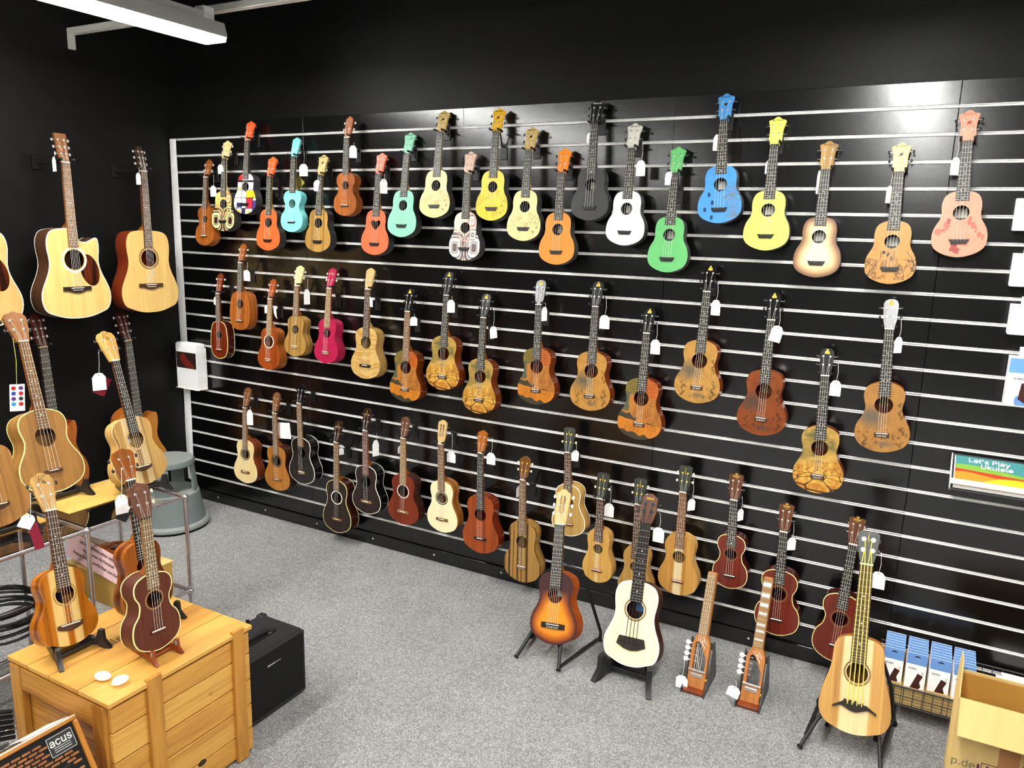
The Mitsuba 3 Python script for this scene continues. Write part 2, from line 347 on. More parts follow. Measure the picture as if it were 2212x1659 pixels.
for i, (y, lab) in enumerate(((-.60, 'grey cable rail across the ceiling above the lamp end'), (-2.6, 'grey cable rail across the ceiling further from the slat wall'))):
    t = thing('ceiling_rail', lab, 'rail')
    part(t, 'bar', bev(X0 + .001, 7.6, y - .02, y + .02, 2.866, 2.9, .003), ('satin', 'rail_gray'))
    part(t, 'wall_bracket', bev(X0 + .001, X0 + .016, y - .02, y + .02, 2.79, 2.866, .002), ('satin', 'rail_gray'))
    for h in (1.9, 3.2, 5.2):
        part(t, 'hanger_rod', cyl((h, y, 2.9), (h, y, ZC), .005, 8), ('satin', 'rail_gray'))

# ---------------------------------------------------------------- stringed instruments: local frame x right, y into the instrument (front at 0), z up from the tail end
SHAPES = {  # half outline: (fraction of the body length from the neck end, half width in lower-bout half widths)
    'bell': [(.004, .24), (.03, .46), (.08, .615), (.15, .69), (.25, .715), (.34, .695), (.41, .725), (.50, .85), (.60, .96), (.70, 1.0), (.80, .97), (.89, .82), (.96, .50)],
    'figure': [(.004, .24), (.035, .47), (.09, .66), (.17, .735), (.26, .715), (.36, .655), (.46, .715), (.56, .86), (.68, .985), (.76, .995), (.86, .90), (.94, .64), (.985, .32)],
    'deep': [(.004, .26), (.03, .50), (.08, .70), (.16, .795), (.25, .765), (.36, .615), (.44, .64), (.55, .84), (.67, .985), (.76, .995), (.86, .90), (.94, .64), (.985, .32)],
    'pine': [(.004, .28), (.03, .52), (.09, .745), (.2, .88), (.34, .955), (.52, 1.0), (.70, .98), (.84, .87), (.94, .62), (.985, .32)],
    'dread': [(.003, .30), (.02, .53), (.06, .665), (.14, .735), (.25, .735), (.37, .70), (.48, .755), (.62, .91), (.76, .998), (.86, .955), (.94, .74), (.985, .40)],
    'guitar': [(.004, .25), (.03, .48), (.08, .66), (.16, .755), (.26, .745), (.38, .66), (.48, .72), (.60, .90), (.72, .995), (.82, .965), (.92, .73), (.98, .38)],
    'flare': [(.004, .30), (.025, .50), (.07, .645), (.14, .70), (.24, .715), (.36, .755), (.50, .87), (.66, .975), (.78, 1.0), (.885, .89), (.955, .60), (.99, .28)],
    'ubass': [(.004, .30), (.03, .53), (.08, .69), (.17, .77), (.28, .745), (.39, .70), (.50, .76), (.62, .905), (.75, 1.0), (.85, .955), (.94, .70), (.985, .36)],
}
def outline(shape, W, B, n=88):
    h = np.array(SHAPES[shape]); top = [[0, 0]]; bot = [[0, 1]]
    right = np.stack([h[:, 1], h[:, 0]], 1); left = right[::-1] * [-1, 1]
    P = np.vstack([top, right, bot, left, top])
    tck, _ = splprep(P.T, s=0, per=True); u = np.linspace(0, 1, n, endpoint=False)
    x, t = splev(u, tck)
    return np.stack([np.asarray(x) * W / 2, B * (1 - np.clip(np.asarray(t), 0, 1))], 1)
def normals2(q):
    e = np.roll(q, -1, 0) - np.roll(q, 1, 0); n = np.stack([e[:, 1], -e[:, 0]], 1); n /= np.linalg.norm(n, axis=1, keepdims=True) + 1e-12
    c = q.mean(0); return n * np.sign(((q - c) * n).sum(1).mean())
def inset_ring(q, d): return q - normals2(q) * d

HEADS = {  # right half of the peghead: (half width m, fraction of its length from the nut)
    'crown': [(.0172, 0), (.0185, .09), (.0238, .20), (.0232, .40), (.0245, .60), (.0315, .855), (.0245, .885), (.014, .915), (.007, .975), (0, 1)],
    'point': [(.0175, 0), (.0185, .1), (.0235, .24), (.0255, .45), (.0275, .72), (.0285, .86), (.018, .935), (.010, .955), (0, 1)],
    'round': [(.0165, 0), (.0175, .1), (.0215, .24), (.0225, .5), (.0245, .80), (.0225, .885), (.0125, .905), (.010, .965), (.005, .995), (0, 1)],
    'paddle': [(.017, 0), (.018, .1), (.0225, .25), (.0245, .55), (.0265, .82), (.024, .925), (.014, .93), (.011, .985), (0, 1)],
    'oval': [(.0175, 0), (.019, .12), (.024, .28), (.0255, .55), (.027, .74), (.026, .86), (.020, .95), (.010, .99), (0, 1)],
    'scallop': [(.0175, 0), (.0185, .1), (.024, .24), (.0265, .5), (.0305, .90), (.0255, .955), (.018, .95), (.010, .99), (.0045, .965), (0, .955)],
    'pegged': [(.018, 0), (.019, .1), (.0235, .25), (.0255, .55), (.030, .88), (.030, .905), (.018, .95), (.011, .93), (.007, .985), (0, 1)],
    'koahead': [(.019, 0), (.024, .22), (.030, .45), (.033, .70), (.034, .80), (.027, .915), (.021, .935), (.010, .965), (.006, 1.0), (0, 1.0)],
    'martin': [(.0225, 0), (.025, .12), (.029, .5), (.033, 1), (0, 1)],
    'seagull': [(.0225, 0), (.026, .2), (.027, .5), (.026, .85), (.018, .92), (.013, 1), (.004, .985), (0, .985)],
    'slot6': [(.024, 0), (.028, .12), (.031, .5), (.033, .84), (.031, .89), (.018, .925), (.012, .985), (0, 1.0)],
    'kala': [(.020, 0), (.030, .2), (.036, .42), (.033, .72), (.033, .88), (.020, .925), (.012, .985), (0, 1.0)],
    'gypsy': [(.021, 0), (.028, .2), (.034, .5), (.038, .86), (.028, .93), (.015, .955), (.010, .93), (0, .93)],
}
def head_poly(style, L, k=1.0):
    h = np.array(HEADS[style], float); r = np.stack([h[:, 0] * k, h[:, 1] * L], 1)
    l = r[::-1] * [-1, 1]; l = l[1:] if r[-1, 0] == 0 else l
    return Polygon(np.vstack([r, l[:-1] if False else l])).buffer(0)

PEGS = {}
def peg_plies(post, button, big):
    k = (post, button, big)
    if k not in PEGS:
        s = 1.35 if big else 1.0
        m = cat(cyl((0, -.0065 * s, 0), (0, .002, 0), .0026 * s, 8), lathe_y([(.0001, -.0022), (.0042 * s, -.0022), (.0046 * s, -.001), (.0046 * s, 0)], 10))
        sh = cyl((0, 0, 0), (.012, 0, 0), .0016 * s, 6)
        b = ell((.0125, 0, 0), (.0048 * s, .0034 * s, .0070 * s), 6)
        P = {}
        for nm, mm, mat in (('post', m, post), ('shaft', sh, post), ('button', b, button)):
            put('tmp', mm, mat); P[nm] = scene.pop('tmp')
        PEGS[k] = P
    return PEGS[k]
def lathe_y(prof, n=12):
    m = lathe(prof, n); return np.stack([m[0][:, 0], m[0][:, 2], -m[0][:, 1]], 1), m[1]

# flat prints on tops: colour of (x in half widths, t from neck 0 to tail 1), in the top's own frame
def nz(x, t, fx, ft, seed=0): return meshkit.noise(np.stack([x * fx, t * ft, np.full_like(x, seed * 7.3)], -1), seed)
def fb(x, t, fx, ft, seed=0): return meshkit.fbm(np.stack([x * fx, t * ft, np.full_like(x, seed * 5.1)], -1), 4, seed)
def lerp(a, b, w): return a * (1 - w[..., None]) + np.asarray(b) * w[..., None]
def sst(a, b, x): t = np.clip((x - a) / (b - a), 0, 1); return t * t * (3 - 2 * t)
def solid(x, c): return np.tile(lin(c), (len(x), 1))
STAIN = np.array([.78, .76, .66])          # prints on stained wood
def p_blocks(x, t):
    c = solid(x, (246, 246, 246))
    R = [(-1.1, -.30, -.1, .17, (206, 52, 48)), (-1.1, -.2, .34, .38, (236, 196, 40)), (.08, 1.1, .42, .60, (240, 200, 40)), (.14, .70, .60, .86, (190, 44, 60)),
         (-.72, -.30, .72, .84, (48, 44, 92)), (.70, 1.1, .66, .92, (70, 66, 130)), (-.25, .05, .86, 1.1, (44, 40, 70)), (-.8, -.4, .90, 1.1, (232, 180, 60)), (.2, .5, .92, .97, (240, 196, 40))]
    for a, b, u, v, k in R: c[(x > a) & (x < b) & (t > u) & (t < v)] = lin(k)
    ln = np.zeros(len(x), bool)
    for v, wd in ((.19, .024), (.40, .006), (.60, .006), (.86, .006)): ln |= np.abs(t - v) < wd
    for u, a, b in ((.08, .4, 1), (.70, .55, 1), (-.3, .2, 1), (.14, .6, .9), (-.72, .7, .9)): ln |= (np.abs(x - u) < .022) & (t > a) & (t < b)
    c[ln & ~((t < .215) & (t > .166) & (np.abs(x) < .0))] = lin((26, 24, 28)); return c
def p_rings(base, dark, rose, light):
    def f(x, t):
        c = solid(x, base)
        def eye(cx, ct, r, bands, sq=.55):
            d = np.hypot((x - cx), (t - ct) / sq) / r * (1 + .09 * np.cos(4 * np.arctan2((t - ct) / sq, x - cx)))
            for a, b, k in bands: c[(d > a) & (d < b)] = lin(k)
        for s in (-1, 1):
            eye(s * .62, .735, .62, [(0, .80, light), (.80, 1.0, dark), (.62, .72, dark), (0, .28, dark), (.34, .40, dark), (1.12, 1.19, dark)])
        eye(.42, .18, .30, [(0, 1.0, rose), (.3, .6, light), (.62, .72, dark)])
        eye(.50, .47, .22, [(.86, 1.0, dark), (0, .5, dark), (0, .86, light), (.2, .45, dark)])
        eye(0, .42, .42, [(.86, .95, rose), (.62, .68, rose)], .5); eye(-.05, .63, .17, [(.85, 1.0, rose), (0, .35, dark)])
        eye(-.42, .20, .36, [(.9, 1.0, rose)]); eye(-.35, .33, .25, [(.9, 1.0, rose)])
        return c
    return f
def p_speckle(base, ink, cut, seed, figure=0):
    def f(x, t):
        c = solid(x, base)
        horizon = sst(.42, .50, t + .05 * np.sin(x * 4)) * (1 - sst(.93, 1.0, t)) * (1 - .8 * sst(.66, .78, t) * (np.abs(x - .05) > .35))
        grain = nz(x, t, 62, 88, seed); area = fb(x, t, 3.2, 6, seed + 3)
        m = horizon * (area > .47) * sst(cut - .05, cut + .05, grain)
        dots = np.zeros(len(x))
        for k in range(6):
            r = random.Random(seed * 31 + k); dots = np.maximum(dots, (np.hypot(x - r.uniform(.45, .85), (t - r.uniform(.6, .86)) / .6) < .035) * 1.0)
        return lerp(c, lin(ink), np.clip(.75 * m + .8 * dots, 0, 1))
    return f
def blot(x, t, cx, ct, r, seed, lobes=5, sq=.56):
    a = np.arctan2((t - ct) / sq, x - cx); d = np.hypot(x - cx, (t - ct) / sq) / r
    return d < .55 + .45 * np.abs(np.cos(lobes * a / 2 + seed))
def p_blue(x, t):
    c = solid(x, (72, 146, 210)); g = fb(x, t, 14, 26, 4)
    for cx, ct, r in ((.55, .52, .46), (.66, .86, .40)):
        d = np.hypot(x - cx, (t - ct) / .5) / r; a = np.arctan2(t - ct, x - cx)
        m = (d < 1) & (np.abs(np.sin(a * 9 + 5 * g + 2 * d)) * (.35 + d) < .42); c[m] = lin((110, 112, 110))
    for k, (cx, ct) in enumerate(((-.5, .50), (-.33, .64), (-.66, .76), (-.34, .90), (-.05, .42))): c[blot(x, t, cx, ct, .085, k, 6)] = lin((26, 54, 92))
    return c
def p_tree(x, t):
    g = fb(x, t, 30, 5, 2); c = lerp(solid(x, (216, 158, 82)), lin((184, 126, 60)), np.clip(g * 1.2 - .2, 0, 1))
    n1, n2 = fb(x, t, 7, 12, 8), nz(x, t, 56, 80, 9)
    c[(t > .60) & (t < .93) & (np.abs(x) > .15) & (n1 > .49) & (n2 > .5)] = lin((98, 66, 34))
    for s, ph in ((.35, 0), (.7, 1.5), (-.6, 3)):
        path = s + .22 * np.sin(t * 9 + ph); c[(np.abs(x - path) < .012) & (t > .48) & (t < .9)] = lin((70, 46, 24))
    for k, (cx, ct) in enumerate(((-.28, .50), (-.1, .53), (.05, .6))): c[blot(x, t, cx, ct, .07, k, 2)] = lin((70, 46, 24))
    return STAIN * c
def p_coral(x, t):
    c = solid(x, (255, 140, 112)); r = random.Random(5)
    for k in range(34):
        side = r.choice((-1, 1)); u = r.random()
        cx = side * (.28 + .62 * u) * (1 if side < 0 else .95); ct = (.43 + .28 * u if side > 0 else .62 - .20 * (1 - u) + .03) + r.uniform(-.045, .045)
        c[blot(x, t, cx, ct, r.uniform(.035, .085), k, 5)] = lin((206, 92, 74))
    for cx, ct, q in ((-.18, .86, .15), (-.05, .90, .11), (-.42, .45, .09)): c[blot(x, t, cx, ct, q, 1, 4)] = lin((156, 58, 52))
    return c
def p_burst(edge, mid, core, k=1.0):
    def f(x, t, d):
        c = lerp(solid(x, core), lin(mid), 1 - sst(.012 * k, .04 * k, d)); return lerp(c, lin(edge), 1 - sst(.001, .020 * k, d))
    f.edge = True; return f
def p_teaburst(x, t, d):
    f = 1 - sst(.20, .50, t); c = lerp(solid(x, (232, 140, 32)), lin((150, 72, 20)), 1 - sst(.012, .06, d))
    c = lerp(c, lin((62, 34, 34)), np.clip(f * 1.1, 0, 1)); return lerp(c, lin((58, 30, 32)), 1 - sst(.001, .022, d))
p_teaburst.edge = True
def p_desert(x, t):
    g = fb(x, t, 2.2, 7, 3); s = fb(x, t, 1.3, 16, 6)
    sky = lerp(solid(x, (214, 170, 86)), lin((120, 112, 66)), np.clip((g - .38) * 3.2, 0, 1)); sky = lerp(sky, lin((232, 190, 104)), np.clip((s - .55) * 4, 0, 1))
    hz = .52
    q = 1.0 / np.maximum((t - hz) * 2.05 + .075, .03)            # the cracked ground is drawn in perspective in the print
    gx, gy = x * q * 1.10 + 3.3, q * 1.8
    rr = random.Random(3); best = np.full(len(x), 9.0); sec = np.full(len(x), 9.0)
    cells = {}
    ix, iy = np.floor(gx).astype(int), np.floor(gy).astype(int)
    def h(a, b, k): v = np.sin(a * 127.1 + b * 311.7 + k * 74.7) * 43758.5453; return v - np.floor(v)
    for a in (-1, 0, 1):
        for b in (-1, 0, 1):
            d = np.hypot(ix + a + .15 + .7 * h(ix + a, iy + b, 1) - gx, iy + b + .15 + .7 * h(ix + a, iy + b, 2) - gy)
            sec = np.where(d < best, best, np.minimum(sec, d)); best = np.minimum(best, d)
    crack = (sec - best) < .075
    gr = fb(x, t, 9, 16, 12)
    soil = lerp(solid(x, (238, 190, 90)), lin((196, 128, 48)), np.clip((gr - .35) * 2 + .6 * (t > .86) + .5 * sst(.4, 1, np.abs(x)), 0, 1))
    gnd = lerp(soil, lin((52, 32, 20)), crack * np.where(t > .60, .95, .65))
    return STAIN * lerp(sky, gnd, sst(hz - .02, hz + .05, t + .06 * x))
def p_figure(x, t):
    g = fb(x, t, 4, 7, 21); w = .12 * (g - .5)
    c = lerp(solid(x, (196, 128, 58)), lin((160, 96, 42)), np.clip((g - .4) * 2, 0, 1))
    c[(x < -.02 + w) & (t < .30 + w)] = lin((132, 116, 56)); c[(x > .1 + w) & (t < .30)] = lin((200, 102, 42))
    c[(x < -.45 + w * 3) & (t > .24) & (t < .55)] = lin((96, 100, 78))
    c[(t > .56 + .10 * (x + 1) + w) & (t < .70 + .05 * x + w) & (np.abs(x - .1) > .22)] = lin((70, 66, 56))
    c[(t > .70 + .05 * x + w)] = lin((214, 130, 42)); c[(t > .92 + .05 * x + w)] = lin((66, 62, 48))
    for k, (cx, ct, r) in enumerate(((.42, .15, .20), (.5, .36, .16), (.36, .50, .2), (-.4, .17, .2), (.55, .78, .2), (-.2, .84, .2), (-.55, .80, .14))):
        d = np.hypot(x - cx, (t - ct) / .6) / r * (1 + .3 * np.sin(4 * np.arctan2(t - ct, x - cx) + k)); c[np.abs((d * 2.2) % 1 - .5) < .07 * (d < 1.1)] = lin((96, 54, 28))
    return STAIN * c
def p_misty(base, deep, ink, seed, red=False):
    def f(x, t):
        g = fb(x, t, 5, 9, seed); f2 = fb(x, t, 12, 20, seed + 1)
        c = lerp(solid(x, base), lin(deep), np.clip((g - .42) * 2.0, 0, 1) * .8)
        cloud = np.clip(1.25 - np.hypot((x + .42) / .55, (t - .50) / .17) + .5 * (g - .5), 0, 1); c = lerp(c, lin(ink), cloud * .85)
        c = lerp(c, lin(ink), np.clip(1.1 - np.hypot((x - .1) / .38, (t - .88) / .055) + (f2 - .5), 0, 1) * .8)
        c = lerp(c, lin((196, 70, 44)), np.clip(1.0 - np.hypot((x - .05) / .28, (t - .745) / .022), 0, 1) * (.9 if red else .6))
        tw = (f2 > .60) & (t > .66) & (nz(x, t, 16, 30, seed + 2) > .55); c[tw] = c[tw] * .45
        for s, a, b in ((.62, .28, .52), (.70, .62, .92), (-.6, .72, .9)):
            m = (np.abs(x - s - .06 * np.sin(t * 55)) < .035 * (1 + f2)) & (t > a) & (t < b) & (f2 > .42); c[m] = c[m] * .5
        return STAIN * c
    return f

def printed_top(q, hole, W, B, fn, step=.0016):
    """The front face as a fine grid whose vertices carry the print's colours, with a rim."""
    poly = Polygon(q, [hole] if hole is not None else [])
    x0, z0, x1, z1 = poly.bounds
    gx, gz = np.meshgrid(np.arange(x0, x1, step), np.arange(z0, z1, step)); P = np.stack([gx.ravel(), gz.ravel()], 1)
    P = P[contains_xy(poly.buffer(-step * .45), P[:, 0], P[:, 1])]
    edge = []
    for ring in ([q] + ([hole] if hole is not None else [])):
        L = Polygon(ring).exterior; edge.append(np.array([L.interpolate(s).coords[0] for s in np.arange(0, L.length, step)]))
    P = np.vstack([P, *edge]); tri = Delaunay(P).simplices; c = P[tri].mean(1); tri = tri[contains_xy(poly, c[:, 0], c[:, 1])]
    a = P[tri]; s = (a[:, 1, 0] - a[:, 0, 0]) * (a[:, 2, 1] - a[:, 0, 1]) - (a[:, 1, 1] - a[:, 0, 1]) * (a[:, 2, 0] - a[:, 0, 0])
    tri = np.where((s < 0)[:, None], tri[:, ::-1], tri)
    x, t = P[:, 0] / (W / 2), 1 - P[:, 1] / B
    if getattr(fn, 'edge', False):
        from scipy.spatial import cKDTree
        col = fn(x, t, cKDTree(edge[0]).query(P)[0])
    else: col = fn(x, t)
    return (np.stack([P[:, 0], np.zeros(len(P)), P[:, 1]], 1), tri), col

def frame(p, tilt, lean, az=-90.0):
    t, l = math.radians(tilt), math.radians(lean)
    ez = np.array([math.sin(t), math.cos(t) * math.sin(l), math.cos(t) * math.cos(l)])
    ey = np.array([0, math.cos(l), -math.sin(l)]); ex = np.cross(ey, ez)
    M = np.eye(4); M[:3, 0], M[:3, 1], M[:3, 2] = ex, ey, ez
    return tmat(*p) @ rotz(az + 90) @ M

DEF = dict(shape='bell', D=.056, top='spruce', side='mahogany', neck='maple', head='crown', headpal=None, fb='fb_black', fbend=.13, post='nickel', button=('gloss', 'black_plastic'),
           bridge='trap', bridgepal='black', hole=(.37, .115), rosette=None, binding=None, backbind=None, print=None, htext=None, htextpal='dark_print', frets=12, nstr=4, strpal='nylon',
           emblem=None, paper=None, slots=False, dots=True, nut='bone', gloss=False, hk=1.0, back=12.0, cut=None, holes='round', bz=.755, pickguard=False, big=False, separate=False, strr=.00055, fbw=1.0, heel=True, washer=None)
INST = {}
def instrument(kind, label, cat_, group, p, tilt, lean, az, hl, nk, B, W, **kw):
    o = {**DEF, **kw}
    key = thing(kind, label, cat_, group)
    M = frame(p, tilt, lean, az); zn = B + nk; gl = 'gloss' if o['gloss'] else 'satin'
    seed = rng.random() * 30
    INST[key] = dict(M=M, zn=zn, hl=hl, B=B, W=W, D=o['D'])
    q = outline(o['shape'], W, B)
    if o['cut']:                                           # a cutaway shoulder on the right
        cx, cr = o['cut']; hz_ = B * (1 - cr); poly = Polygon(q).difference(Polygon([(cx, B + .1), (cx, hz_ - .020), (cx + .045, hz_ - .022), (W * .33, hz_ + .004), (W, hz_ + .0), (W, B + .1)])); poly = poly.buffer(-.012, 12).buffer(.030, 12).buffer(-.018, 12)
        qq = np.array(poly.exterior.coords)[:-1]; L = poly.exterior; q = np.array([L.interpolate(s, True).coords[0] for s in np.linspace(0, 1, 110, endpoint=False)])
        if Polygon(q).exterior.is_ccw: q = q[::-1]
    qi = inset_ring(q, .006); D = o['D']
    R = [np.stack([r[:, 0], np.full(len(r), y), r[:, 1]], 1) for r, y in ((q, .0005), (q, D - .006), (inset_ring(q, .0018), D - .0018), (qi, D))]
    bv, bf = earcut(Polygon(qi)); back = (np.stack([bv[:, 0], np.full(len(bv), D), bv[:, 1]], 1), bf)
    part(key, 'body', cat(rings(R), back), (gl, o['side']), M, side=True, off=seed)
    # top with its sound hole
    ht, hr = o['hole']; hz = B * (1 - ht); hr = hr * W
    hole = None
    if o['holes'] == 'round': hole = np.array([[hr * math.cos(a), hz + hr * math.sin(a)] for a in np.linspace(0, 2 * np.pi, 28, endpoint=False)])
    if o['holes'] == 'heart':
        a = np.linspace(0, 2 * np.pi, 36, endpoint=False); hole = np.stack([hr * 1.15 * np.sin(a) ** 3, hz + hr * (.95 * np.cos(a) - .38 * np.cos(2 * a) - .15 * np.cos(3 * a))], 1)
    ql = inset_ring(q, -.0004)
    if o['print'] is not None:
        m, col = printed_top(ql, hole, W, B, o['print']); part(key, 'soundboard', m, 'print', M, color=col)
    else:
        part(key, 'soundboard', plate(Polygon(ql, [hole] if hole is not None else []), 0, .0022), (gl, o['top']), M, off=seed)
    if hole is not None:
        part(key, 'hole_edge', wallstrip(hole, 0, .004), ('matte', 'dark_print'), M)
        if o['paper']: part(key, 'paper_label', move(box(-.022, .022, 0, .0004, -.017, .017), (0, D - .0025, hz + .004)), ('matte', o['paper']), M)
    if o['holes'] == 'many':
        r = random.Random(3)
        for (hx, hz2, rr) in [(-.34, .20, .012), (-.40, .25, .009), (-.30, .27, .010), (-.42, .15, .007), (-.33, .13, .006), (-.36, .31, .007), (-.28, .22, .006)]:
            part(key, 'sound_port', move(plate(Point(0, 0).buffer(rr, 6), -.0005, .0003), (hx * W, 0, B * (1 - hz2))), ('matte', 'black'), M)
    def ring_band(ring, w, y, pal_):
        a, b = inset_ring(ring, -.0007), inset_ring(ring, w)
        S = [np.stack([r[:, 0], np.full(len(r), yy), r[:, 1]], 1) for r, yy in ((b, y - .0005), (a, y - .0005), (a, y + .0026))]
        return cat(rings(S[:2]), rings(S[1:]))
    if o['binding']: part(key, 'binding', ring_band(q, .0026 * (1.4 if o['big'] else 1), 0, 0), ('satin', o['binding']), M)
    if o['backbind']: part(key, 'back_binding', ring_band(inset_ring(q, .0002), .0026, D - .0028, 0), ('satin', o['backbind']), M)
    if o['rosette'] and hole is not None:
        ra, rb = hr * 1.10, hr * 1.28
        part(key, 'rosette', move(plate(Point(0, 0).buffer(rb, 9).difference(Point(0, 0).buffer(ra, 9)), -.0004, .0003), (0, 0, hz)), ('satin', o['rosette']), M)
    if o['pickguard']:
        g = Point(0, 0).buffer(1, 20); from shapely import affinity as af
        g = af.translate(af.rotate(af.scale(g, .052, .088), 14), .082, hz - .058).difference(Point(0, hz).buffer(hr * 1.27, 20))
        part(key, 'pickguard', plate(g, -.0008, .0004), ('gloss', 'tortoise'), M)
    # neck, fingerboard, frets
    big = o['big']; w0, w1 = (.0185, .0225) if not big else (.0225, .0275); w0, w1 = w0 * o['fbw'], w1 * o['fbw']; w0 = .0168 * o['fbw'] if not big else w0
    fe = B * (1 - o['fbend']); L = zn - fe; hw = lambda z: w0 + (w1 - w0) * (zn - z) / L
    dn = .016 if not big else .02
    def half(z, d): a = np.linspace(0, np.pi, 9); return np.stack([hw(z) * np.cos(a), .0012 + d * np.sin(a), np.full(9, z)], 1)
    if o['heel']: part(key, 'neck', cat(rings([half(z, d) for z, d in ((zn, dn * .8), (zn - .03, dn), (B + .035, dn), (B + .012, D * .62), (B - .002, D * .80))], closed=False), rings([half(B - .002, D * .8), half(B - .002, .001)], closed=False)), (gl, o['neck']), M, off=seed)
    fh = -.0036 if not big else -.006
    fv = np.array([[-hw(zn), zn], [hw(zn), zn], [hw(fe), fe], [-hw(fe), fe]])
    part(key, 'fingerboard', plate(Polygon(fv), fh, .0012), ('satin', o['fb']), M)
    sz = B * (1 - o['bz']); scale = zn - sz
    fr = []; ins = []
    for k in range(1, 25):
        z = zn - scale * (1 - 2 ** (-k / 12))
        if z < fe + .002 or k > 22: break
        fr.append(box(-hw(z), hw(z), fh - .0008, fh + .0006, z - .00055, z + .00055))
        zm = zn - scale * (1 - 2 ** (-(k - .5) / 12))
        if k in (5, 7, 10, 12, 15) and o['dots']:
            for dx in ((-.0075, .0075) if k == 12 or (big and k == 7) else (0,)): ins.append(move(plate(Point(0, 0).buffer(.0021 if not big else .003, 3), fh - .0003, fh + .0002), (dx, 0, zm)))
    if fr: part(key, 'frets', cat(*fr), ('satin', 'fret_metal'), M, stuff=True)
    if ins: part(key, 'fret_dots', cat(*ins), ('gloss', 'pearl'), M, stuff=True)
    part(key, 'nut', bev(-hw(zn) - .0004, hw(zn) + .0004, fh - .0018, .004, zn - .001, zn + .0042, .0006), ('satin', o['nut']), M)
    # peghead
    Mh = M @ tmat(0, 0, zn) @ rotx(-o['back']); hp = head_poly(o['head'], hl, o['hk'])
    hmat = o['headpal'] or o['neck']; thick = .011 if not big else .014
    if o['slots']:
        for s in (-1, 1):
            sl = Polygon([(s * .0075 - .0042, hl * .30), (s * .0075 + .0042, hl * .30), (s * .0085 + .0044, hl * .80), (s * .0085 - .0044, hl * .80)]).buffer(.001)
            hp = hp.difference(sl)
    hk_ = part(key, 'headstock', plate(hp, -.001, thick - .001), (gl, hmat), Mh, off=seed)
    if o['htext']:
        hgt = .0062 if not big else .009
        tm = text(o['htext'], hgt); tw = tm[0][:, 0].max() * 2
        sc = min(1.0, (.044 * o['hk']) / tw)
        part(hk_, 'lettering', move((tm[0] * [sc, 1, 1], tm[1]), (0, -.0011, hl * (.845 if o['head'] != 'kala' else .80))), ('satin', o['htextpal']), Mh)
    if o['emblem'] == 'crown':
        e = cat(*[lathe_y([(.0001, -.0014), (.0042, -.0012), (.0046, 0)], 9)] * 1)
        g = cat(move(e, (0, -.001, hl * .93)), move(e, (-.0048, -.001, hl * .855)), move(e, (.0048, -.001, hl * .855)), box(-.0105, .0105, -.0022, -.0008, hl * .79, hl * .82), box(-.002, .002, -.002, -.0008, hl * .82, hl * .9))
        part(hk_, 'emblem', g, ('satin', 'gold'), Mh, label='gold club-shaped emblem')
    if o['emblem'] == 'letter_k':
        pts = [[(-.011, .80), (-.007, .97)], [(.010, .97), (-.006, .88), (.012, .74)], [(-.004, .80), (.002, .76), (.008, .79), (.004, .85)]]
        part(hk_, 'emblem', cat(*[tube([(x * o['hk'], -.0012, hl * (t - .04)) for x, t in pl], .0011, 5) for pl in pts]), ('satin', o['htextpal']), Mh, label='curled letter K mark')
    if o['emblem'] == 'vine':
        part(hk_, 'emblem', cat(tube([(0, -.0012, hl * t + .0) for t in (.62, .72, .82, .90)], .0009, 4), tube([(.0035 * math.sin(s), -.0012, hl * (.66 + .06 * s / 3)) for s in np.linspace(0, 6, 9)], .0008, 4)), ('satin', 'gold'), Mh, label='thin gold scroll mark')
    if o['emblem'] == 'figure':
        g = [move(plate(Point(0, 0).buffer(.0062, 5), -.0004, .0003), (.001, -.0011, hl * .60)), tube([(-.011, -.0012, hl * .50), (-.002, -.0012, hl * .58), (.012, -.0012, hl * .70)], .0008, 4)]
        part(hk_, 'emblem', cat(*g), ('satin', o['htextpal']), Mh, label='dark printed figure')
    if o['emblem'] in ('script', 'arc', 'sigma'):
        if o['emblem'] == 'script': g = tube([(-.014 + .0023 * i, -.0012, hl * .84 + (.0026 if i % 2 else -.0014) + .0005 * i) for i in range(13)], .0007, 4)
        elif o['emblem'] == 'arc': g = cat(*[tube([(.017 * math.sin(a), -.0012, hl * .76 + .012 * math.cos(a) - dz) for a in np.linspace(-1.1, 1.1, 9)], .0008, 4) for dz in (0, .004)])
        else: g = cat(box(-.004, .004, -.0015, -.0008, hl * .925, hl * .965), box(-.008, .008, -.0015, -.0008, hl * .80, hl * .808))
        part(hk_, 'emblem', g, ('satin', o['htextpal']), Mh, label='small printed mark')
    if o['washer']:
        for s in (-1, 1):
            for f in (.42, .66) if o['head'] == 'kala' else (.40, .70):
                part(key, 'washer', lathe_y([(.0001, -.0030), (.0085, -.0030), (.0098, -.0018), (.0098, 0)], 14), o['washer'], Mh @ tmat(s * .0165, -.001, hl * f))
    n2 = o['nstr'] // 2; fr_ = {2: (.40, .70), 3: (.30, .54, .78), 1: (.5,)}[n2]
    if o['head'] == 'kala': fr_ = (.42, .66)
    P = peg_plies(o['post'], o['button'], big); posts = []
    edge = np.array(HEADS[o['head']]); hwid = lambda f: np.interp(f, edge[:, 1], edge[:, 0]) * o['hk'] if np.all(np.diff(edge[:, 1]) >= 0) else .024 * o['hk']
    for s in (-1, 1):
        for f in fr_:
            e = hwid(f); px = s * e * .50
            posts.append((px, f))
            k1 = numbered(f'{key}__tuning_peg'); reuse(k1, P['post'], Mh @ tmat(px, -.001 if not o['slots'] else .004, hl * f))
            S = tmat(s * e, thick * .62, hl * f) @ np.diag([s, 1, 1, 1.0])
            if s < 0: S = tmat(-e, thick * .62, hl * f) @ rotz(180)
            reuse(numbered(f'{k1}__shaft'), P['shaft'], Mh @ S); reuse(numbered(f'{k1}__button'), P['button'], Mh @ S)
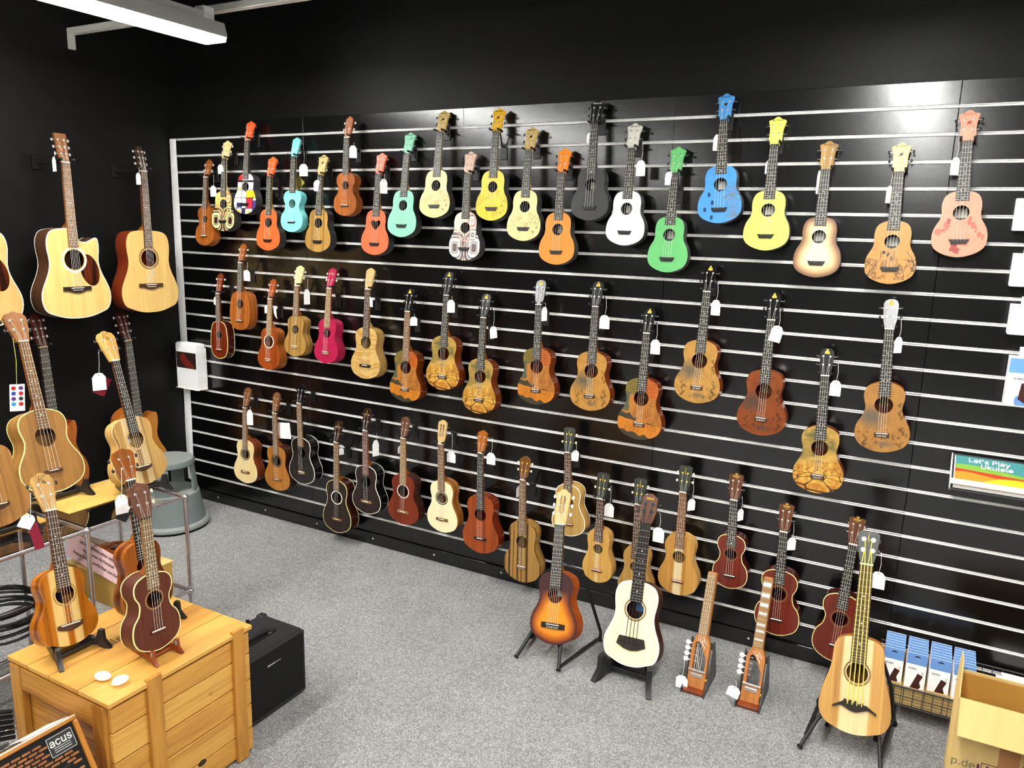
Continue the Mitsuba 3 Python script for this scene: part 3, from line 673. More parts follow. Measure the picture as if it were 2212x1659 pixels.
    # bridge and strings
    bp = o['bridgepal']; by = -.0085 if not big else -.010; bm = o['bridge']
    spread = .0135 if not big else .024
    if bm == 'trap':
        bk = part(key, 'bridge', cat(plate(Polygon([(-.0335, sz + .006), (.0335, sz + .006), (.0245, sz - .011), (-.0245, sz - .011)]), -.0065, .0005), *[box(x - .0012, x + .0012, -.0078, -.006, sz - .009, sz + .004) for x in (-.018, -.006, .006, .018)]), ('satin', bp), M)
    elif bm == 'bar':
        bk = part(key, 'bridge', bev(-.026, .026, -.006, .0005, sz - .009, sz + .004, .0012), ('satin', bp), M)
        part(bk, 'saddle', bev(-.024, .024, -.0085, -.004, sz - .0012, sz + .0026, .0006), ('satin', 'bone'), M)
    elif bm == 'plate':
        bk = part(key, 'bridge', cat(bev(-.038, .038, -.0042, .0005, sz - .010, sz + .006, .0012), bev(-.021, .021, -.0068, -.003, sz - .010, sz + .005, .001)), ('satin', bp), M)
        part(bk, 'saddle', bev(-.019, .019, -.0090, -.005, sz - .0012, sz + .0018, .0006), ('satin', 'bone'), M)
    elif bm == 'tie':
        bk = part(key, 'bridge', cat(bev(-.027, .027, -.0052, .0005, sz - .013, sz + .006, .0012)), ('satin', bp), M)
        part(bk, 'saddle', bev(-.022, .022, -.0090, -.004, sz + .001, sz + .0040, .0006), ('satin', 'bone'), M)
        part(bk, 'string_tie', cat(*[tube([(x - .002, -.0055, sz - .011), (x - .002, -.0075, sz - .004), (x + .002, -.0075, sz - .004), (x + .002, -.0055, sz - .011)], .0009, 4) for x in (-.013, -.0045, .0045, .013)]), ('gloss', 'pearl'), M, stuff=True)
    elif bm == 'curve':
        xs = np.linspace(-.04, .04, 15); pg = [(x, sz + .005) for x in xs] + [(x, sz - .006 - .012 * math.cos(x / .04 * 1.45)) for x in xs[::-1]]
        bk = part(key, 'bridge', plate(Polygon(pg), -.006, .0005), ('satin', bp), M)
        part(bk, 'saddle', bev(-.030, .030, -.0095, -.004, sz + .0005, sz + .0038, .0006), ('satin', 'bone'), M)
    elif bm == 'guitar':
        pg = [(-.078, sz + .010), (.078, sz + .010), (.078, sz - .012)] + [(x, sz - .012 - .013 * math.cos(x / .05 * 1.57)) for x in np.linspace(.05, -.05, 11)] + [(-.078, sz - .012)]
        bk = part(key, 'bridge', plate(Polygon(pg), -.008, .0005), ('satin', bp), M)
        part(bk, 'saddle', bev(-.036, .036, -.0125, -.006, sz + .0005, sz + .0042, .0008), ('satin', 'bone'), M)
        for i in range(6): part(bk, 'bridge_pin', ell((-.025 + .01 * i, -.0095, sz - .009), (.003, .003, .003), 4), ('gloss', 'bone'), M)
    elif bm == 'classic':
        bk = part(key, 'bridge', cat(bev(-.056, .056, -.005, .0005, sz - .014, sz + .010, .0012), bev(-.034, .034, -.008, -.003, sz - .014, sz + .008, .001)), ('satin', bp), M)
        part(bk, 'saddle', bev(-.032, .032, -.011, -.006, sz + .002, sz + .0048, .0006), ('satin', 'bone'), M)
        part(bk, 'string_tie', cat(*[tube([(x - .0018, -.0075, sz - .012), (x - .0018, -.0095, sz - .004), (x + .0018, -.0095, sz - .004), (x + .0018, -.0075, sz - .012)], .0009, 4) for x in np.linspace(-.024, .024, 6)]), ('gloss', 'pearl'), M, stuff=True)
    elif bm == 'ubass':
        pg = [(-.055, sz + .028), (.055, sz + .028), (.064, sz - .006), (.03, sz - .022), (0, sz - .027), (-.03, sz - .022), (-.064, sz - .006)]
        bk = part(key, 'bridge', plate(Polygon(pg).buffer(-.003).buffer(.003), -.008, .0005), ('satin', bp), M); part(bk, 'saddle', bev(-.04, .04, -.0125, -.006, sz + .004, sz + .008, .0008), ('satin', bp), M)
    elif bm == 'mustache':
        xs = np.linspace(-.074, .074, 41)
        up = [(x, sz + (.015 if abs(x) < .038 and int((x + .038) / .0095) % 2 == 0 else .006 if abs(x) < .040 else .006 - (abs(x) - .040) * .62)) for x in xs]
        lo = [(x, sz - .016 - .008 * math.cos(x / .074 * 4.2) - .35 * max(0, abs(x) - .045)) for x in xs[::-1]]
        bk = part(key, 'bridge', plate(Polygon(up + lo).buffer(0), -.008, .0005), ('satin', bp), M)
    zsad = sz + .001; n = o['nstr']; sp0 = (w0 * .74) * 2 / (n - 1)
    S = []
    order = [p_ for p_ in posts if p_[0] < 0][::1] + [p_ for p_ in posts if p_[0] > 0][::-1]
    Mi = np.linalg.inv(M)
    sbot = {'trap': .018}.get(bm, spread)
    xb = np.linspace(-sbot, sbot, n)
    for i in range(n):
        xa = -w0 * .74 + sp0 * i
        tip = (Mi @ Mh @ np.array([order[i][0], -.005, hl * order[i][1], 1]))[:3] if not o['slots'] else (Mi @ Mh @ np.array([order[i][0] * .6, .004, hl * order[i][1], 1]))[:3]
        S.append(tube([(xb[i], by, zsad), (xa, fh - .0022, zn + .001), tip], o['strr'], 4))
    if o['separate']:
        for s_ in S: part(key, 'string', s_, ('satin', o['strpal']), M)
    else: part(key, 'strings', cat(*S), ('satin', o['strpal']), M, stuff=True)
    return key

# ---------------------------------------------------------------- the ukuleles on the slat wall
# number: tail x, y, z, lean, tilt, peghead, neck, body length, body width (metres, degrees)
WALL = [
 (1, 0.366, -0.125, 1.725, 5.2, 0.1, 0.113, 0.172, 0.236, 0.158), (2, 0.534, -0.125, 1.816, 5.0, 0.0, 0.114, 0.186, 0.235, 0.194), (3, 0.722, -0.125, 1.919, 6.0, 0.1, 0.116, 0.190, 0.232, 0.178),
 (4, 0.898, -0.125, 1.715, 4.8, 0.0, 0.120, 0.181, 0.236, 0.185), (5, 1.087, -0.125, 1.825, 5.0, 0.0, 0.114, 0.181, 0.233, 0.166), (6, 1.277, -0.125, 1.720, 5.5, 0.0, 0.118, 0.183, 0.236, 0.185),
 (7, 1.479, -0.125, 1.921, 3.8, 0.1, 0.117, 0.180, 0.229, 0.157), (8, 1.676, -0.125, 1.720, 6.0, 0.0, 0.119, 0.184, 0.237, 0.182), (9, 1.853, -0.125, 1.819, 7.2, 0.0, 0.118, 0.183, 0.241, 0.182),
 (10, 2.057, -0.125, 1.921, 7.8, 0.0, 0.118, 0.185, 0.238, 0.183), (11, 2.241, -0.125, 1.715, 5.0, -0.8, 0.116, 0.183, 0.239, 0.182), (12, 2.393, -0.125, 1.913, 5.0, -0.3, 0.121, 0.179, 0.238, 0.177),
 (13, 2.571, -0.125, 1.822, 5.0, 0.1, 0.118, 0.180, 0.237, 0.180), (14, 2.749, -0.125, 1.718, 5.0, -0.3, 0.121, 0.178, 0.240, 0.182), (15, 2.907, -0.125, 1.924, 5.0, -0.7, 0.114, 0.188, 0.234, 0.182),
 (16, 3.083, -0.125, 1.818, 5.0, -0.1, 0.119, 0.181, 0.238, 0.181), (17, 3.285, -0.125, 1.709, 5.0, 0.0, 0.121, 0.182, 0.239, 0.179), (18, 3.498, -0.125, 1.924, 5.0, -2.6, 0.117, 0.182, 0.236, 0.183),
 (19, 3.694, -0.125, 1.819, 5.0, -0.5, 0.120, 0.179, 0.240, 0.182), (20, 3.899, -0.125, 1.720, 5.0, -0.5, 0.121, 0.181, 0.237, 0.178), (21, 4.166, -0.125, 1.709, 5.0, -1.4, 0.119, 0.180, 0.238, 0.178),
 (22, 4.385, -0.125, 1.820, 5.0, -2.4, 0.120, 0.176, 0.238, 0.179), (23, 0.454, -0.125, 1.031, 1.5, 0.0, 0.129, 0.171, 0.233, 0.149), (24, 0.640, -0.125, 1.227, 4.0, 0.0, 0.119, 0.170, 0.234, 0.171),
 (25, 0.867, -0.125, 1.006, 4.8, 0.0, 0.123, 0.170, 0.253, 0.177), (26, 1.083, -0.125, 1.110, 5.2, -0.1, 0.121, 0.173, 0.237, 0.168), (27, 1.319, -0.125, 1.094, 6.2, -0.1, 0.121, 0.170, 0.256, 0.176),
 (28, 1.605, -0.125, 1.037, 3.8, 0.0, 0.120, 0.209, 0.285, 0.203), (29, 1.877, -0.125, 0.941, 3.2, 0.0, 0.123, 0.210, 0.279, 0.206), (30, 2.117, -0.125, 1.037, 4.2, 0.0, 0.125, 0.210, 0.284, 0.208),
 (31, 2.342, -0.125, 0.941, 4.5, -0.1, 0.124, 0.208, 0.283, 0.198), (32, 2.669, -0.125, 1.032, 4.5, -2.1, 0.122, 0.210, 0.279, 0.204), (33, 2.953, -0.125, 1.041, 4.5, -0.7, 0.121, 0.211, 0.280, 0.205),
 (34, 3.204, -0.125, 0.938, 4.5, -0.1, 0.117, 0.206, 0.285, 0.212), (35, 3.456, -0.125, 1.145, 4.5, 0.8, 0.118, 0.211, 0.278, 0.203), (36, 3.742, -0.125, 1.041, 4.5, -0.1, 0.118, 0.211, 0.281, 0.203),
 (37, 3.993, -0.125, 0.830, 4.5, -2.2, 0.115, 0.210, 0.282, 0.198), (38, 4.213, -0.125, 1.044, 4.5, -2.8, 0.119, 0.210, 0.280, 0.200), (39, 0.626, -0.118, 0.245, 2.5, -0.1, 0.129, 0.205, 0.282, 0.205),
 (40, 0.904, -0.118, 0.248, -0.5, 0.0, 0.129, 0.207, 0.285, 0.208), (41, 1.110, -0.118, 0.329, -0.8, -0.1, 0.113, 0.211, 0.290, 0.204), (42, 1.376, -0.118, 0.076, 0.8, -0.1, 0.127, 0.231, 0.323, 0.215),
 (43, 1.601, -0.118, 0.240, -0.5, 0.0, 0.130, 0.207, 0.290, 0.206), (44, 1.860, -0.118, 0.231, 0.2, 0.1, 0.121, 0.209, 0.291, 0.209), (45, 2.125, -0.118, 0.242, -2.0, -0.5, 0.129, 0.208, 0.295, 0.196),
 (46, 2.367, -0.118, 0.178, 0.0, -1.0, 0.121, 0.232, 0.319, 0.220), (47, 2.619, -0.118, 0.076, 0.0, -0.9, 0.123, 0.226, 0.328, 0.211), (48, 2.873, -0.118, 0.387, 0.0, -2.9, 0.127, 0.162, 0.266, 0.181),
 (49, 3.034, -0.118, 0.180, 0.0, -0.1, 0.131, 0.158, 0.274, 0.156), (50, 3.232, -0.118, 0.129, 0.0, -1.0, 0.127, 0.213, 0.280, 0.171), (51, 3.436, -0.118, 0.220, 0.0, -0.5, 0.126, 0.208, 0.294, 0.189),
 (52, 3.671, -0.118, 0.314, 0.0, -1.5, 0.122, 0.161, 0.255, 0.156), (53, 3.887, -0.118, 0.148, 0.0, -0.8, 0.128, 0.176, 0.305, 0.190), (54, 4.130, -0.118, 0.096, 0.0, 2.7, 0.120, 0.227, 0.312, 0.190),
]
DIM = {r[0]: r[1:] for r in WALL}
CR = dict(shape='bell', head='crown', hk=1.08, side='matt_black', neck='maple', bridge='trap', D=.058, hole=(.325, .148), fbend=.145, frets=15, bz=.755, nut='black')
MAH = dict(shape='deep', head='round', bridge='bar', bridgepal='rosewood', D=.058, hole=(.33, .13), fbend=.0, side='mahogany', neck='mahogany', top='mahogany', headpal='mahogany', button=('gloss', 'bone'), fb='rosewood')
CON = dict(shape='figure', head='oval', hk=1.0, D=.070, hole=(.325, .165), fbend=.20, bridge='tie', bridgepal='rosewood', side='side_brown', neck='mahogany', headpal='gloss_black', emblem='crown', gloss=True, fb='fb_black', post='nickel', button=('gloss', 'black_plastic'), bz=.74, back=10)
LOW = dict(shape='figure', D=.072, hole=(.33, .155), fbend=.19, bridge='plate', bridgepal='rosewood_light', fb='rosewood_light', side='side_brown', neck='mahogany', bz=.74)
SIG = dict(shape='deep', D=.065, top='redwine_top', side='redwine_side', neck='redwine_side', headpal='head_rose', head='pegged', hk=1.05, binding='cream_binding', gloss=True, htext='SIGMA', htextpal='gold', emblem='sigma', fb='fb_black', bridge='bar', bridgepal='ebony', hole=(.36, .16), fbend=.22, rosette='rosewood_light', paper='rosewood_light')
GRY = dict(shape='figure', D=.066, top='yellow_koa', side='koa_light', neck='mahogany', headpal='head_gray', head='scallop', hk=1.0, button=('gloss', 'bone'), post=('gloss', 'gold'), emblem='vine', fb='rosewood', bridge='bar', bridgepal='mahogany_red', hole=(.36, .155), fbend=.22, bz=.76)
U = {  # number: (short unique description, label, options)
1: ('reddish brown soprano leftmost of the top row', 'small reddish brown mahogany soprano ukulele, leftmost of the top row', {**MAH, 'fbend': .05}),
2: ('cream soprano with dark ringed eyes', 'cream yellow soprano ukulele printed with dark ringed eye shapes', {**CR, 'print': p_rings((246, 214, 120), (56, 34, 34), (236, 160, 96), (252, 236, 160)), 'headpal': 'cream_head', 'neck': 'cream_head', 'button': ('gloss', 'bone')}),
3: ('soprano in coloured blocks', 'white soprano ukulele printed with red, yellow and blue rectangles and black lines', {**CR, 'print': p_blocks, 'headpal': 'orange_red', 'neck': 'matt_black', 'nut': 'bone'}),
4: ('plain orange red soprano with a round hole', 'plain orange red soprano ukulele with a round sound hole', {**CR, 'top': 'orange_red', 'headpal': 'orange_red'}),
5: ('turquoise waisted soprano', 'turquoise waisted soprano ukulele with a short black bridge', {**CR, 'shape': 'deep', 'top': 'turquoise', 'headpal': 'turquoise', 'side': 'turquoise', 'head': 'point', 'hk': 1.0, 'fbend': .07, 'bridge': 'bar', 'bridgepal': 'black', 'emblem': 'script', 'htextpal': 'dark_gray', 'D': .05}),
6: ('light brown wood soprano right of the turquoise one', 'light brown wood grain soprano ukulele with black trapezoid bridge and birch head', {**CR, 'top': 'olive_wood', 'headpal': 'head_birch', 'htext': 'MAHILELE', 'emblem': 'figure'}),
7: ('plain brown mahogany soprano high on the left', 'plain brown mahogany soprano ukulele hanging high with a white saddle', {**MAH, 'hole': (.30, .14), 'fbend': .04, 'fb': 'fb_black'}),
8: ('orange red soprano with a heart hole', 'orange red soprano ukulele with a heart shaped sound hole', {**CR, 'top': 'coral_heart', 'headpal': 'coral_heart', 'holes': 'heart'}),
9: ('mint green soprano', 'pale mint green soprano ukulele with black bridge', {**CR, 'top': 'mint', 'headpal': 'mint', 'htext': 'MAHILELE'}),
10: ('higher cream soprano with brown speckled print', 'cream soprano ukulele with brown speckled landscape print, the higher of two', {**CR, 'print': p_speckle((248, 224, 142), (132, 100, 40), .56, 3), 'headpal': 'tan_head', 'htext': 'MAHILELE', 'emblem': 'figure'}),
11: ('pale pink soprano with grey ringed eyes', 'pale pink soprano ukulele printed with grey ringed eye shapes', {**CR, 'print': p_rings((250, 226, 204), (112, 98, 100), (242, 180, 160), (252, 244, 220)), 'headpal': 'pink_head', 'htext': 'MAHILELE'}),
12: ('golden yellow soprano with olive print', 'golden yellow soprano ukulele with olive scribbled landscape print', {**CR, 'print': p_speckle((254, 208, 18), (146, 112, 12), .54, 8), 'headpal': 'mustard', 'htext': 'MAHILELE', 'emblem': 'figure'}),
13: ('lower cream soprano with brown speckled print', 'cream soprano ukulele with brown speckled landscape print, the lower of two', {**CR, 'print': p_speckle((250, 230, 152), (140, 106, 44), .58, 3), 'headpal': 'tan_head', 'htext': 'MAHILELE', 'emblem': 'figure'}),
14: ('bright orange soprano', 'bright orange soprano ukulele with black sides and orange head', {**CR, 'top': 'orange', 'headpal': 'orange', 'paper': 'paper_warm'}),
15: ('all black soprano', 'matt black soprano ukulele, all black from head to tail', {**CR, 'top': 'matt_black', 'headpal': 'black', 'neck': 'matt_black', 'htext': 'MAHILELE', 'htextpal': 'lightgray_head', 'paper': 'paper_warm', 'side': 'matt_black'}),
16: ('plain white soprano', 'plain white soprano ukulele with a pale grey head', {**CR, 'top': 'white', 'headpal': 'lightgray_head', 'htext': 'MAHILELE', 'paper': 'paper_warm'}),
17: ('grass green soprano', 'plain grass green soprano ukulele with black bridge', {**CR, 'top': 'green', 'headpal': 'green', 'paper': 'paper_warm'}),
18: ('blue soprano with sea print', 'bright blue soprano ukulele printed with dark turtles and grey coral', {**CR, 'print': p_blue, 'headpal': 'blue', 'htext': 'MAHILELE', 'emblem': 'figure', 'paper': 'paper'}),
19: ('neon yellow soprano', 'plain neon yellow soprano ukulele with yellow head', {**CR, 'top': 'neon_yellow', 'headpal': 'neon_yellow', 'htext': 'MAHILELE', 'paper': 'paper_warm'}),
20: ('cream sunburst soprano', 'cream soprano ukulele with brown sunburst edge', {**CR, 'print': p_burst((122, 88, 62), (206, 164, 116), (254, 234, 176), 1.45), 'headpal': 'olive_wood', 'htext': 'MAHILELE', 'paper': 'paper_warm'}),
21: ('brown soprano with tree print', 'brown wood soprano ukulele printed with dark trees and birds', {**CR, 'print': p_tree, 'headpal': 'head_birch', 'htext': 'MAHILELE', 'emblem': 'figure', 'paper': 'paper_warm'}),
22: ('coral pink soprano with butterflies', 'coral pink soprano ukulele printed with red butterflies, at the right end of the top row', {**CR, 'print': p_coral, 'headpal': 'coral_pink', 'htext': 'MAHILELE', 'htextpal': 'red_print', 'emblem': 'figure', 'paper': 'paper_warm'}),
23: ('dark red pineapple shaped soprano', 'glossy dark red pineapple shaped ukulele with cream binding', {**MAH, 'shape': 'pine', 'top': 'mahogany_red', 'side': 'redwine_side', 'headpal': 'mahogany_red', 'neck': 'mahogany_red', 'binding': 'cream_binding', 'backbind': 'cream_binding', 'rosette': 'rosewood_light', 'gloss': True, 'hole': (.36, .16)}),
24: ('orange brown pineapple shaped soprano', 'plain orange brown pineapple shaped ukulele hanging above the dark red one', {**MAH, 'shape': 'pine', 'hole': (.33, .16), 'D': .066, 'fb': 'fb_black'}),
25: ('mahogany soprano with a pale hole ring', 'dark orange mahogany ukulele with pale ring around its sound hole, in the middle row', {**MAH, 'shape': 'figure', 'top': 'mahogany_orange', 'headpal': 'mahogany_orange', 'fb': 'fb_tan', 'fbend': .19, 'hole': (.33, .18), 'rosette': 'bone', 'bridge': 'tie', 'bridgepal': 'mahogany', 'D': .07}),
26: ('olive wood soprano with a pale head', 'olive brown wood soprano ukulele with cream painted head', {**MAH, 'shape': 'figure', 'top': 'olive_wood', 'side': 'olive_wood', 'headpal': 'cream_head', 'head': 'point', 'fb': 'rosewood_light', 'hole': (.34, .15), 'bridge': 'tie', 'bridgepal': 'olive_wood', 'emblem': 'script', 'D': .066}),
27: ('raspberry red soprano', 'raspberry red waisted ukulele with tan fingerboard', {**MAH, 'shape': 'figure', 'top': 'raspberry', 'side': 'raspberry', 'headpal': 'raspberry', 'neck': 'raspberry', 'fb': 'fb_tan', 'fbend': .20, 'bridge': 'tie', 'bridgepal': 'mahogany', 'head': 'point', 'hole': (.33, .15), 'emblem': 'vine', 'D': .07}),
28: ('flamed maple concert', 'pale flamed maple concert ukulele with dark fingerboard and matching sides', {**LOW, 'top': 'maple_flame', 'side': 'maple_side', 'neck': 'maple', 'headpal': 'maple', 'head': 'point', 'fb': 'rosewood', 'bridgepal': 'ebony', 'hole': (.29, .17), 'fbend': .18}),
29: ('leftmost concert with orange figure print', 'concert ukulele with orange and olive figure print, leftmost of three alike', {**CON, 'print': p_figure, 'fb': 'rosewood_light'}),
30: ('upper concert with cracked desert print', 'concert ukulele printed with cracked desert under a golden sky, upper of two side by side', {**CON, 'print': p_desert}),
31: ('lower concert with cracked desert print', 'concert ukulele printed with cracked desert under a golden sky, lower of two side by side', {**CON, 'print': p_desert}),
32: ('middle concert with orange figure print', 'concert ukulele with orange and olive figure print, right of the two desert prints', {**CON, 'print': p_figure, 'paper': 'rosewood_light'}),
33: ('leftmost tan concert with misty print', 'tan concert ukulele with dark misty landscape print, leftmost of three alike', {**CON, 'print': p_misty((206, 150, 74), (160, 116, 52), (86, 90, 84), 4, True), 'paper': 'rosewood_light'}),
34: ('rightmost concert with orange figure print', 'concert ukulele with orange and olive figure print, rightmost and lowest of three alike', {**CON, 'print': p_figure, 'paper': 'rosewood_light'}),
35: ('middle tan concert with misty print', 'tan concert ukulele with dark misty landscape print, below the grass green soprano', {**CON, 'print': p_misty((204, 152, 80), (156, 116, 58), (92, 94, 88), 5, True), 'paper': 'rosewood_light'}),
36: ('dark reddish brown concert with smoky print', 'dark reddish brown concert ukulele with smoky grey print', {**CON, 'print': p_misty((144, 72, 26), (108, 44, 16), (80, 66, 58), 6), 'paper': 'fb_tan'}),
37: ('low concert with cracked desert print on the right', 'concert ukulele printed with cracked desert, lowest of the middle row, at the right', {**CON, 'print': p_desert, 'paper': 'rosewood_light'}),
38: ('rightmost tan concert with misty print', 'tan concert ukulele with grey misty print, at the right end of the middle row', {**CON, 'print': p_misty((188, 134, 72), (150, 104, 56), (96, 96, 94), 7), 'paper': 'rosewood_light'}),
39: ('spruce topped concert leftmost of the bottom row', 'concert ukulele with pale spruce top and dark hole ring, leftmost of the bottom row', {**LOW, 'top': 'spruce', 'headpal': 'head_brown', 'head': 'paddle', 'rosette': 'ebony', 'side': 'side_brown'}),
40: ('cedar topped concert beside the black one', 'concert ukulele with orange brown cedar top and dark hole ring', {**LOW, 'top': 'cedar', 'headpal': 'head_brown', 'head': 'paddle', 'rosette': 'ebony', 'side': 'side_dark'}),
41: ('black concert with white edging', 'black concert ukulele with white edging and black head', {**LOW, 'top': 'darkbrown_top', 'side': 'gloss_black', 'neck': 'black', 'headpal': 'gloss_black', 'head': 'oval', 'binding': 'white_binding', 'backbind': 'white_binding', 'fb': 'rosewood_light', 'bridge': 'tie', 'gloss': True, 'top': 'ebony'}),
42: ('dark brown tenor with cream edging', 'dark brown tenor ukulele with cream edging, hanging close to the floor', {**LOW, 'top': 'darkbrown_top', 'side': 'side_dark', 'headpal': 'head_dark', 'head': 'oval', 'binding': 'cream_binding', 'backbind': 'cream_binding', 'rosette': 'bone', 'gloss': True, 'emblem': 'vine'}),
43: ('purple black concert with pale bridge', 'purple black concert ukulele with white edging and pale brown bridge', {**LOW, 'top': 'purple_top', 'side': 'gloss_black', 'headpal': 'head_dark', 'head': 'oval', 'binding': 'white_binding', 'backbind': 'white_binding', 'gloss': True, 'bridgepal': 'fb_tan', 'emblem': 'vine', 'fb': 'head_rose'}),
44: ('dull red mahogany concert with a hole ring', 'dull reddish mahogany concert ukulele with grey hole ring and pale bridge', {**LOW, 'top': 'mahogany_dull', 'side': 'side_dark', 'headpal': 'head_rose', 'head': 'paddle', 'rosette': 'lightgray_head', 'bridgepal': 'fb_tan', 'top': 'mahogany_red', 'fb': 'fb_tan'}),
45: ('spruce topped concert with slotted head', 'concert ukulele with pale spruce top, dark hole ring and slotted pale head', {**LOW, 'top': 'spruce_white', 'side': 'koa_warm', 'headpal': 'head_birch', 'head': 'paddle', 'slots': True, 'rosette': 'ebony', 'shape': 'figure'}),
46: ('orange mahogany tenor', 'orange mahogany tenor ukulele with dark bridge', {**LOW, 'top': 'mahogany_orange', 'side': 'mahogany_red', 'headpal': 'mahogany', 'head': 'point', 'bridgepal': 'ebony', 'fb': 'ebony', 'gloss': True, 'fbend': .24, 'paper': 'fb_tan'}),
47: ('zebra striped tenor', 'tenor ukulele of brown wood with dark zebra stripes', {**LOW, 'top': 'zebra', 'side': 'zebra', 'headpal': 'head_brown', 'head': 'point', 'button': ('gloss', 'bone'), 'post': ('gloss', 'gold'), 'bridge': 'tie', 'bridgepal': 'rosewood_light', 'gloss': True}),
48: ('pear shaped ukulele behind the sunburst guitar', 'pale wood ukulele with cream edging and grey head, behind the sunburst guitar head', {**GRY, 'top': 'myrtle', 'side': 'koa_light', 'binding': 'bone', 'backbind': 'bone'}),
49: ('yellow brown soprano with grey head', 'yellow brown soprano ukulele with grey head and dark red bridge', {**GRY, 'top': 'yellow_koa'}),
50: ('grey headed ukulele behind the bass', 'brown concert ukulele with grey head, half hidden behind the pale bass', {**GRY, 'top': 'koa_light', 'fb': 'rosewood'}),
51: ('concert with a white centre stripe', 'brown concert ukulele with a white stripe down its middle and grey head', {**GRY, 'top': 'stripe_koa', 'fb': 'head_brown'}),
52: ('smallest wine red ukulele', 'wine red soprano ukulele with cream edging, smallest of three alike', SIG),
53: ('middle wine red ukulele', 'wine red concert ukulele with cream edging, behind the block marked wooden stick', SIG),
54: ('largest wine red ukulele', 'wine red tenor ukulele with cream edging, behind the bell shaped bass', {**SIG, 'htext': 'SIGMA'}),
}
HOST = {}
for n in DIM:
    x, y, z, lean, tilt, hl, nk, B, W = DIM[n]; short, lab, kw = U[n]
    kw = dict(kw)
    grp = 'ukuleles hung on the slat wall'
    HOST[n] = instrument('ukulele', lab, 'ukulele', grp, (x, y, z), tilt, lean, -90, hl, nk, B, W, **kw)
# hooks that carry them: plate in the groove, arm, two padded prongs around the neck
hook_meshes = dict(plate=bev(-.019, .019, -.007, -.0030, -.062, .014, .002))
def hook(n):
    d = INST[HOST[n]]; c = (d['M'] @ np.array([0, .009, d['zn'] + .010, 1]))[:3]
    t = thing('wall_hook', f'black wall hook of the {U[n][0]}', 'hook', 'black hooks on the slat wall')
    g = min(GROOVES, key=lambda z: abs(z - (c[2] - .012)))
    if g > c[2] + .03: g -= .1
    P = tmat(c[0], 0, g)
    part(t, 'plate', hook_meshes['plate'], ('satin', 'black_plastic'), P)
    part(t, 'arm', tube([(c[0], -.006, g), (c[0], -.02, g - .002), (c[0], c[1] + .030, c[2] - .006)], .0042, 8), ('satin', 'black_plastic'))
    r = .0225 if d['W'] < .19 else .024
    a = np.linspace(-.2, np.pi + .2, 11)
    u = [(c[0] - r, c[1] - .030, c[2] + .004), (c[0] - r, c[1] + .006, c[2])] + [(c[0] + r * math.cos(s), c[1] + .010 + .020 * math.sin(s), c[2] - .002) for s in a[::-1][1:-1]] + [(c[0] + r, c[1] + .006, c[2]), (c[0] + r, c[1] - .030, c[2] + .004)]
    part(t, 'yoke', cat(tube(u, .0046, 8), ell(u[0], (.0056, .0056, .0056), 5), ell(u[-1], (.0056, .0056, .0056), 5)), ('satin', 'black_plastic'))
for n in DIM: hook(n)
# price tags: number of the ukulele, x, z of the lower edge, height, seen width, string length
TAGS = [
 (1,0.439,2.017,0.065,0.051,0.064), (2,0.510,2.149,0.055,0.047,0.015), (7,1.521,2.224,0.064,0.035,0.015), (5,1.167,2.132,0.066,0.062,0.073),
 (6,1.266,2.051,0.059,0.034,0.015), (8,1.719,2.040,0.075,0.027,0.026), (15,2.884,2.264,0.046,0.018,0.015), (16,3.133,2.119,0.067,0.042,0.082),
 (17,3.266,2.080,0.058,0.033,0.015), (18,3.460,2.219,0.066,0.029,0.022), (19,3.674,2.123,0.053,0.017,0.012), (20,3.873,2.045,0.091,0.009,0.031),
 (21,4.131,2.012,0.065,0.019,0.078), (22,4.339,2.114,0.064,0.029,0.075), (23,0.419,1.361,0.052,0.049,0.015), (24,0.692,1.525,0.065,0.054,0.046),
 (25,0.851,1.342,0.050,0.027,0.015), (26,1.162,1.416,0.088,0.010,0.058), (28,1.615,1.436,0.055,0.058,0.015), (29,1.913,1.355,0.049,0.027,0.015),
 (30,2.152,1.444,0.066,0.031,0.019), (31,2.401,1.332,0.061,0.022,0.089), (32,2.685,1.443,0.068,0.012,0.019), (33,3.000,1.432,0.064,0.050,0.085),
 (34,3.251,1.338,0.067,0.045,0.068), (35,3.508,1.534,0.067,0.040,0.079), (36,3.774,1.442,0.069,0.048,0.064), (37,4.019,1.243,0.065,0.043,0.073),
 (38,4.227,1.441,0.064,0.027,0.072), (39,0.667,0.626,0.099,0.037,0.018), (42,1.393,0.552,0.042,0.014,0.025), (43,1.651,0.588,0.094,0.016,0.038),
 (44,1.829,0.635,0.046,0.020,0.015), (45,2.164,0.640,0.061,0.055,0.098), (46,2.409,0.671,0.064,0.052,0.081), (47,2.580,0.527,0.061,0.019,0.015),
 (48,2.883,0.771,0.055,0.034,0.031), (49,3.073,0.523,0.068,0.049,0.088), (51,3.467,0.634,0.056,0.027,0.096), (52,3.688,0.631,0.055,0.020,0.056),
 (53,3.914,0.546,0.058,0.032,0.066),
]
